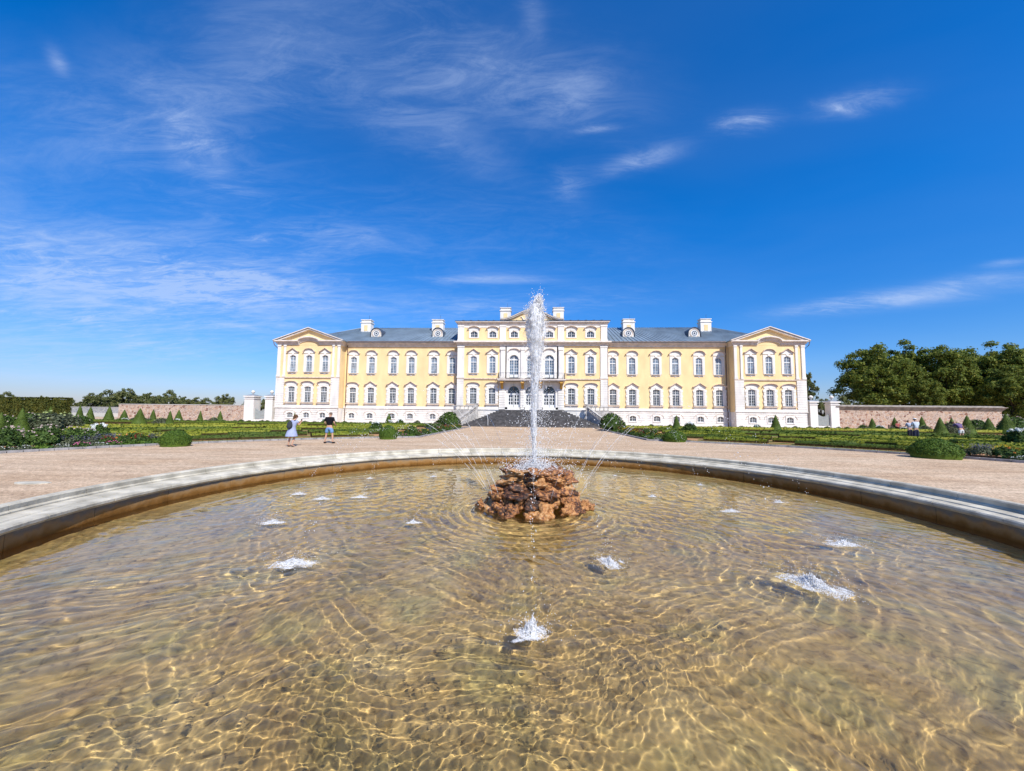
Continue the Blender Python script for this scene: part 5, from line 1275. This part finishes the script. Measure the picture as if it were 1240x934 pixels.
for sd_,(h,r,z0) in enumerate([(17.8,6.6,2.0),(18.3,5.6,2.5),(17.0,6.2,1.5)]):
    cm_,C_ = crown(h,r,z0,210,150,.22,40+sd_,'tree'); TK.append((cm_,trunk_mesh(h,r,C_,sd_),h))
FK = []
for sd_,(h,r,z0) in enumerate([(8.5,4.2,.8),(9.5,3.4,1.5),(7.5,4.8,.5)]):
    cm_,C_ = crown(h,r,z0,80,60,.24,60+sd_,'tree_far'); FK.append((cm_,trunk_mesh(h,r,C_,sd_),h))
def tree(kind, px_, Y, top, label, group, sx_=1.0):
    cm_,tm,h = kind; X,zt = atY(px_,top,Y); k = zt/h
    e = tag(empty('tree',(X,Y,0),rng.uniform(0,6)),label,'tree',group); e.scale=(k*sx_,k*sx_,k)
    inst('crown',cm_,(0,0,0),parent=e); inst('trunk',tm,(0,0,0),parent=e)
big = [(1052,84,416,1.0),(1089,88,413,.95),(1141,83,416,.8),(1166,90,421,1.0),(1203,84,414,1.05),(1240,86,418,1.0),(1283,84,414,1.0),(1120,78,452,.8),(1222,76,440,.9)]
for i,(px_,Y,top,sx_) in enumerate(big):
    tree(TK[i%3],px_,Y,top,f"tall olive green tree behind the right wall, {ORD[[0,1,2,4,5,7,8,3,6][i]]} from the left",'big trees behind the right wall',sx_)
tree(FK[1],977,100,445,'slim tree showing past the right end of the palace','far trees',.42)
tree(FK[0],995,80,483,'small green tree behind the right side gate','far trees',.9)
tree(FK[2],1018,80,482,'small green tree between the right gate and the big trees','far trees',.8)
far = [(-14,474,1.0),(8,476,.8),(54,478,.7),(84,485,1.2),(100,485,1.2),(114,476,.8),(130,474,.9),(154,470,.8),(177,474,1.0),(192,480,.9),(204,474,.8),(221,479,.9),(237,481,1.0),(250,483,.9),(273,477,.8),(262,485,.8),(317,482,.7),(326,486,.8),(298,487,.6),(68,486,1.0),(142,481,1.2),(164,480,1.2)]
far = sorted(far)
for i,(px_,top,sx_) in enumerate(far):
    tree(FK[(i*2)%3],px_,112+(i%3)*9,top,f"small dark tree on the skyline left of the palace, {ORD[i] if i<16 else ['seventeenth','eighteenth','nineteenth','twentieth','twenty-first','twenty-second'][i-16]} from the left",'trees on the left skyline',sx_)
# ------------------------------------------------------------------ people
M['skin'] = mat('skin', (.50,.29,.19), .6, .3); M['hair_brown'] = mat('brown_hair', (.10,.05,.025), .8, .2); M['hair_grey'] = mat('short_grey_brown_hair', (.18,.13,.10), .9, .1)
def cloth(n, c): return mat(n, c, .9, .1, noise_scale=9, noise_amt=.08)
def skin_mesh(name, verts, edges, m, levels=2, root=0):
    """verts: (x,y,z,rx[,ry])"""
    me = bpy.data.meshes.new(name); me.from_pydata([v[:3] for v in verts], edges, []); o = bpy.data.objects.new(name, me); COL.objects.link(o)
    md = o.modifiers.new('s','SKIN'); md.use_smooth_shade = True
    if not me.skin_vertices: me.skin_vertices.new()
    for i,v in enumerate(verts): me.skin_vertices[0].data[i].radius = (v[3], v[4] if len(v)>4 else v[3])
    for i in range(len(verts)): me.skin_vertices[0].data[i].use_root = (i==root)
    sb = o.modifiers.new('b','SUBSURF'); sb.levels = levels; sb.render_levels = levels
    bpy.context.view_layer.update(); dg = bpy.context.evaluated_depsgraph_get()
    nm = bpy.data.meshes.new_from_object(o.evaluated_get(dg)); nm.materials.clear(); nm.materials.append(m)
    nm.polygons.foreach_set('use_smooth', [True]*len(nm.polygons)); bpy.data.objects.remove(o); return nm
def chain(V, E, start, pts):
    i = start
    for p in pts: V.append(p); E.append((i,len(V)-1)); i = len(V)-1
    return i
def lerp3(a,b,t): return tuple(a[k]+(b[k]-a[k])*t for k in range(3))
def body_mesh(j, k=1.0):
    """j: dict of joints -> one continuous skin surface with head, fingers, feet"""
    V=[]; E=[]
    V.append((*j['pelvis'],.13*k,.10*k))
    w_ = chain(V,E,0,[(*j['waist'],.12*k,.09*k),(*j['chest'],.15*k,.10*k)])
    nk = chain(V,E,w_,[(*j['neck'],.055*k)])
    h = Vector(j['head']); n_ = Vector(j['neck']); up_ = (h-n_).normalized()
    fc = Vector(j.get('face',(0,1,0))).normalized()
    h1 = chain(V,E,nk,[(*(n_.lerp(h,.45)),.060*k,.07*k),(*h,.078*k,.095*k),(*(h+up_*.075*k),.068*k,.085*k),(*(h+up_*.115*k),.03*k,.035*k)])
    for s,si in (('L',-1),('R',1)):
        sh,el,wr = j['sh'+s],j['el'+s],j['wr'+s]
        e = chain(V,E,w_,[(*sh,.055*k),(*lerp3(sh,el,.5),.046*k),(*el,.038*k),(*lerp3(el,wr,.4),.036*k),(*wr,.024*k)])
        d = (Vector(wr)-Vector(el)).normalized(); sd_ = d.cross(Vector((0,0,1)) if abs(d.z)<.9 else Vector((0,1,0))).normalized()
        pm = Vector(wr)+d*.05*k; p_ = chain(V,E,e,[(*pm,.030*k,.016*k)])
        for q,(o_,l) in enumerate(((-.032,.062),(-.011,.075),(.011,.07),(.032,.055))):
            a = pm+d*.035*k+sd_*o_*k; b_ = a+d*l*.55*k+Vector((0,0,-.008)); c = b_+d*l*.35*k+Vector((0,0,-.022))
            chain(V,E,p_,[(*a,.0095*k),(*b_,.0085*k),(*c,.007*k)])
        t0 = Vector(wr)+d*.025*k+sd_*(-.035*si)*k; chain(V,E,p_,[(*t0,.011*k),(*(t0+d*.04*k+sd_*(-.022*si)*k),.009*k)])
        hp,kn,an,to = j['hp'+s],j['kn'+s],j['an'+s],j['to'+s]
        chain(V,E,0,[(*hp,.088*k),(*lerp3(hp,kn,.5),.075*k),(*kn,.056*k),(*lerp3(kn,an,.35),.055*k),(*lerp3(kn,an,.75),.038*k),(*an,.036*k),(*lerp3(an,to,.6),.036*k,.028*k),(*to,.026*k,.018*k)])
    # ears, nose, chin as small bulges on the head
    c = h; sd_ = fc.cross(up_).normalized()
    return skin_mesh('person', V, E, M['skin'])
def lumps(c, pts, m, name, parent):
    P_=[];r=[];
    for p in pts: P_.append(p[:3]); r.append(p[3:])
    V=[];F=[];o=0; iv,if_=ico(3)
    for p,q in zip(P_,r):
        q = q if len(q)==3 else (q[0],)*3
        V.append(iv*np.array(q)+np.array(p)); F.append(if_+o); o+=len(iv)
    return np_obj(name,np.concatenate(V),np.concatenate(F),m,parent,smooth=True)
def face(j, parent, k=1):
    h = Vector(j['head']); up_ = (h-Vector(j['neck'])).normalized(); fc = Vector(j.get('face',(0,1,0))).normalized(); sd_ = fc.cross(up_).normalized()
    at_ = lambda f,s,u: tuple(h+fc*f*k+sd_*s*k+up_*u*k)
    lumps(None,[(*at_(.10,0,.01),.013),(*at_(.105,0,-.005),.015),(*at_(0,.08,.01),.018),(*at_(0,-.08,.01),.018),(*at_(.088,0,-.045),.022,.02,.008)],M['skin'],'nose_and_ears',parent)
    lumps(None,[(*at_(.086,.03,.035),.009),(*at_(.086,-.03,.035),.009)],M['shade'],'eyes',parent)
def hair(j, parent, m, full=True, k=1):
    h = Vector(j['head']); up_ = (h-Vector(j['neck'])).normalized(); fc = Vector(j.get('face',(0,1,0))).normalized()
    pts = [(*(h+up_*.05*k-fc*.012*k),.088*k,.105*k,.082*k)]
    if full: pts = [(*(h+up_*.045*k-fc*.02*k),.098*k,.11*k,.095*k),(*(h-fc*.055*k-up_*.03*k),.08*k,.06*k,.09*k),(*(h-fc*.11*k+up_*.0*k),.045*k)]
    return lumps(None,pts,m,'hair',parent)
def loft(rings, m, name, parent, n=20):
    """rings: (cx,cy,cz,rx,ry[,tiltx])"""
    b = MB(); vs=[]
    for k_,q in enumerate(rings):
        for i in range(n):
            a = 2*PI*i/n; w_ = 1+.03*math.sin(3*a+k_)+.02*math.sin(7*a)
            vs.append((q[0]+q[3]*math.cos(a)*w_, q[1]+q[4]*math.sin(a)*w_, q[2]))
    b.add(vs,[(k_*n+i,k_*n+(i+1)%n,(k_+1)*n+(i+1)%n,(k_+1)*n+i) for k_ in range(len(rings)-1) for i in range(n)])
    b.add([vs[(len(rings)-1)*n+i] for i in range(n)],[tuple(range(n))])
    return b.build(name,m,parent,smooth=True)
# --- man in black T-shirt, seen from behind, feet apart, hands in front
mx_,my_ = gnd(398,537)
j = dict(pelvis=(0,0,.93),waist=(0,.01,1.1),chest=(0,.0,1.33),neck=(.01,.02,1.50),head=(.02,.05,1.63),face=(.25,1,-.2),
  shL=(-.19,0,1.42),elL=(-.27,-.02,1.14),wrL=(-.17,.20,1.08),shR=(.19,0,1.42),elR=(.29,-.03,1.15),wrR=(.24,.2,1.05),
  hpL=(-.10,0,.88),knL=(-.17,.02,.49),anL=(-.22,-.02,.085),toL=(-.28,.14,.03),hpR=(.10,0,.88),knR=(.18,.03,.49),anR=(.23,-.01,.085),toR=(.28,.15,.03))
o = inst('person', body_mesh(j), (mx_,my_,0), 0, 1.0)
tag(o, 'man in black T-shirt and blue denim shorts standing with his back turned on the gravel', 'person')
hair(j,o,M['hair_grey'],False); face(j,o)
K = cloth('black_tshirt',(.012,.012,.015))
tv=[(0,.0,.98,.165,.12),(0,.01,1.12,.165,.125),(0,0,1.34,.185,.13),(.01,.01,1.46,.075,.075),(-.2,0,1.42,.085),(-.255,-.015,1.22,.072),(.2,0,1.42,.085),(.265,-.02,1.23,.072)]
inst('tshirt', skin_mesh('tshirt',tv,[(0,1),(1,2),(2,3),(2,4),(4,5),(2,6),(6,7)],K), (0,0,0), parent=o)
DN = cloth('blue_denim',(.16,.30,.52))
inst('shorts', skin_mesh('shorts',[(0,0,.97,.165,.125),(0,0,.90,.15,.125),(-.11,0,.84,.115),(-.155,.01,.56,.100),(.11,0,.84,.115),(.165,.02,.56,.100)],[(0,1),(1,2),(2,3),(1,4),(4,5)],DN),(0,0,0),parent=o)
SH = cloth('black_shoes',(.02,.02,.02))
for s in (-1,1): lumps(None,[(s*.245,.05,.045,.05,.13,.045),(s*.265,.11,.035,.045,.08,.035)],SH,'shoe',o)
# --- woman in a pale blue dress with a dark rucksack, raising a phone to her right
wx_,wy_ = gnd(353,541)
j = dict(pelvis=(-.02,0,.86),waist=(.0,.02,1.02),chest=(.03,.04,1.22),neck=(.06,.08,1.37),head=(.08,.12,1.49),face=(.7,.8,-.1),
  shL=(-.12,.03,1.29),elL=(.0,.22,1.10),wrL=(.17,.30,1.24),shR=(.18,.06,1.30),elR=(.25,.12,1.08),wrR=(.25,.30,1.24),
  hpL=(-.10,0,.80),knL=(-.12,.02,.45),anL=(-.16,-.04,.08),toL=(-.12,.12,.03),hpR=(.07,0,.80),knR=(.10,.04,.45),anR=(.06,-.10,.08),toR=(.16,.02,.03))
o = inst('person', body_mesh(j,.93), (wx_,wy_,0), 0, 1.0)
tag(o, 'woman in a pale blue dress with a grey rucksack, holding up a phone', 'person')
hair(j,o,M['hair_brown'],True,.95); face(j,o,.93)
DR = cloth('pale_blue_dress',(.34,.38,.54))
loft([(-.03,-.02,.52,.29,.26),(-.03,-.01,.62,.265,.235),(-.03,0,.78,.215,.185),(-.01,.01,.92,.165,.14),(.0,.02,1.02,.15,.13),(.02,.03,1.14,.17,.135),(.03,.04,1.26,.18,.125),(.05,.06,1.33,.12,.09)],DR,'dress',o)
inst('sleeves', skin_mesh('sleeves',[(.03,.05,1.27,.09),(-.13,.04,1.28,.075),(-.07,.12,1.2,.068),(.19,.07,1.28,.075),(.24,.10,1.18,.066)],[(0,1),(1,2),(0,3),(3,4)],DR),(0,0,0),parent=o)
BP = cloth('grey_rucksack',(.045,.05,.06))
lumps(None,[(-.06,-.15,1.08,.14,.09,.19),(-.07,-.19,1.02,.11,.08,.13),(-.05,-.13,1.22,.09,.07,.07)],BP,'rucksack',o)
lumps(None,[(-.10,.05,1.3,.03,.13,.035),(.12,.05,1.32,.03,.13,.035)],BP,'straps',o)
b = MB(); b.box(.18,.25,.385,.395,1.24,1.38); ph = b.build('phone', K); ph.location=(wx_,wy_,0)
tag(ph, 'dark phone held up by the woman in the pale dress', 'phone')
for x_,y_ in ((-.14,.03),(.10,-.04)): lumps(None,[(x_,y_,.03,.042,.12,.03)],SH,'sandal',o)
# --- visitors in the right-hand garden
def standing(px_, Y, top, face_, shirt, trs, label, lean=0, cap=None, arms=None, legs_bare=False, bend=0, k=1.0):
    X,zt = atY(px_,top,Y)
    j = dict(pelvis=(0,0,.93),waist=(lean*.3,bend*.08,1.1),chest=(lean,bend*.2,1.33-bend*.07),neck=(lean*1.3,bend*.32,1.50-bend*.14),head=(lean*1.5,.04+bend*.42,1.63-bend*.19),face=face_,
      shL=(-.19+lean,bend*.22,1.42-bend*.1),elL=(-.25+lean,.08+bend*.3,1.14-bend*.05),wrL=(-.16+lean,.26+bend*.4,1.12-bend*.05),shR=(.19+lean,bend*.22,1.42-bend*.1),elR=(.27+lean,.06+bend*.3,1.15-bend*.05),wrR=(.2+lean,.25+bend*.4,1.08),
      hpL=(-.10,0,.88),knL=(-.11,.02,.49),anL=(-.12,-.02,.085),toL=(-.14,.14,.03),hpR=(.10,0,.88),knR=(.12,.03,.49),anR=(.13,-.01,.085),toR=(.16,.15,.03))
    if arms: j.update(arms)
    o = inst('person', body_mesh(j), (X,Y,0), 0, k); tag(o, label, 'person')
    hair(j,o,M['hair_brown'],False); face(j,o)
    c = lambda q,r: (*q,*r)
    inst('shirt', skin_mesh('shirt',[(0,0,.95,.17,.13),(*j['waist'],.17,.13),(*j['chest'],.19,.14),(*lerp3(j['chest'],j['neck'],.7),.08),(*j['shL'],.09),(*lerp3(j['shL'],j['elL'],.7),.075),(*j['shR'],.09),(*lerp3(j['shR'],j['elR'],.7),.075)],[(0,1),(1,2),(2,3),(2,4),(4,5),(2,6),(6,7)],shirt),(0,0,0),parent=o)
    zk = .56 if legs_bare else .12
    inst('trousers', skin_mesh('trousers',[(0,0,.96,.165,.125),(0,0,.90,.15,.125),(-.10,0,.84,.115),(-.11,.01,zk,.085),(.10,0,.84,.115),(.12,.02,zk,.085)],[(0,1),(1,2),(2,3),(1,4),(4,5)],trs),(0,0,0),parent=o)
    if cap: hp_ = Vector(j['head']); lumps(None,[(hp_.x,hp_.y,hp_.z+.09,.105,.12,.06),(hp_.x,hp_.y+.1,hp_.z+.06,.07,.09,.015)],cap,'cap',o)
    return o
standing(1108,32,504.8,(0,1,0),cloth('pale_blue_shirt',(.55,.60,.68)),cloth('navy_trousers',(.03,.035,.06)),'man in a white cap and pale blue shirt standing among the right hand flower beds',cap=cloth('white_cap',(.75,.75,.75)))
standing(1101,33.5,506,(1,.4,0),cloth('grey_blue_blouse',(.38,.42,.5)),cloth('dark_skirt',(.03,.03,.04)),'person in a grey blue top leaning beside the man in the white cap',lean=.06,bend=.4,k=.95)
standing(1163,33,509.5,(-.2,1,-.6),cloth('purple_top',(.14,.10,.20)),cloth('white_shorts',(.7,.68,.66)),'person in a purple top and white shorts bending over the flowers beside a clipped cone',bend=1.1,legs_bare=True,arms=dict(elR=(.42,.3,1.2),wrR=(.62,.4,1.02)))
# seated visitor on a small dark bench by the wall
X,_ = atY(1086,520,50)
bn = tag(empty('garden_bench',(X,50,0)),'dark wooden garden bench in front of the right hand stone wall','bench')
WD = mat('dark_bench_wood',(.06,.04,.03),.7,.3)
b = MB()
for i in range(4): b.box(-.8,.8,-.22+i*.12,-.13+i*.12,.42,.45)
b.build('seat',WD,bn); b = MB()
for i in range(3): b.box(-.8,.8,.26,.29,.55+i*.13,.64+i*.13)
b.build('backrest',WD,bn)
for x_ in (-.7,.7):
    for y_ in (-.2,.24): b = MB(); b.box(x_-.03,x_+.03,y_-.03,y_+.03,0,.42 if y_<0 else .95); b.build('leg',WD,bn)
j = dict(pelvis=(0,0,.55),waist=(0,.02,.72),chest=(0,.02,.95),neck=(0,0,1.12),head=(0,-.02,1.25),face=(-.2,-1,-.1),
  shL=(-.18,0,1.04),elL=(-.26,-.08,.78),wrL=(-.12,-.28,.72),shR=(.18,0,1.04),elR=(.26,-.08,.78),wrR=(.12,-.28,.72),
  hpL=(-.10,-.02,.54),knL=(-.13,-.44,.52),anL=(-.13,-.42,.09),toL=(-.13,-.58,.03),hpR=(.10,-.02,.54),knR=(.13,-.44,.52),anR=(.13,-.42,.09),toR=(.13,-.58,.03))
o = inst('person', body_mesh(j), (X+.1,50,0), 0, 1.0); tag(o,'person in a red top sitting on the dark bench by the wall','person')
hair(j,o,M['hair_brown'],True); face(j,o)
inst('shirt', skin_mesh('shirt',[(0,0,.6,.16,.13),(0,.02,.75,.165,.13),(0,.02,.95,.18,.135),(0,.01,1.08,.08),(-.18,0,1.03,.085),(-.23,-.05,.88,.07),(.18,0,1.03,.085),(.23,-.05,.88,.07)],[(0,1),(1,2),(2,3),(2,4),(4,5),(2,6),(6,7)],cloth('red_top',(.45,.12,.10))),(0,0,0),parent=o)
inst('trousers', skin_mesh('trousers',[(0,0,.6,.16,.13),(-.1,-.02,.55,.11),(-.13,-.42,.53,.085),(-.13,-.43,.14,.07),(.1,-.02,.55,.11),(.13,-.42,.53,.085),(.13,-.43,.14,.07)],[(0,1),(1,2),(2,3),(0,4),(4,5),(5,6)],cloth('black_trousers',(.02,.02,.025))),(0,0,0),parent=o)

for o in COL.objects:
    if o.parent is None and 'label' in o and not 4 <= len(o['label'].split()) <= 16: print('LABEL LENGTH', o.name, o['label'])
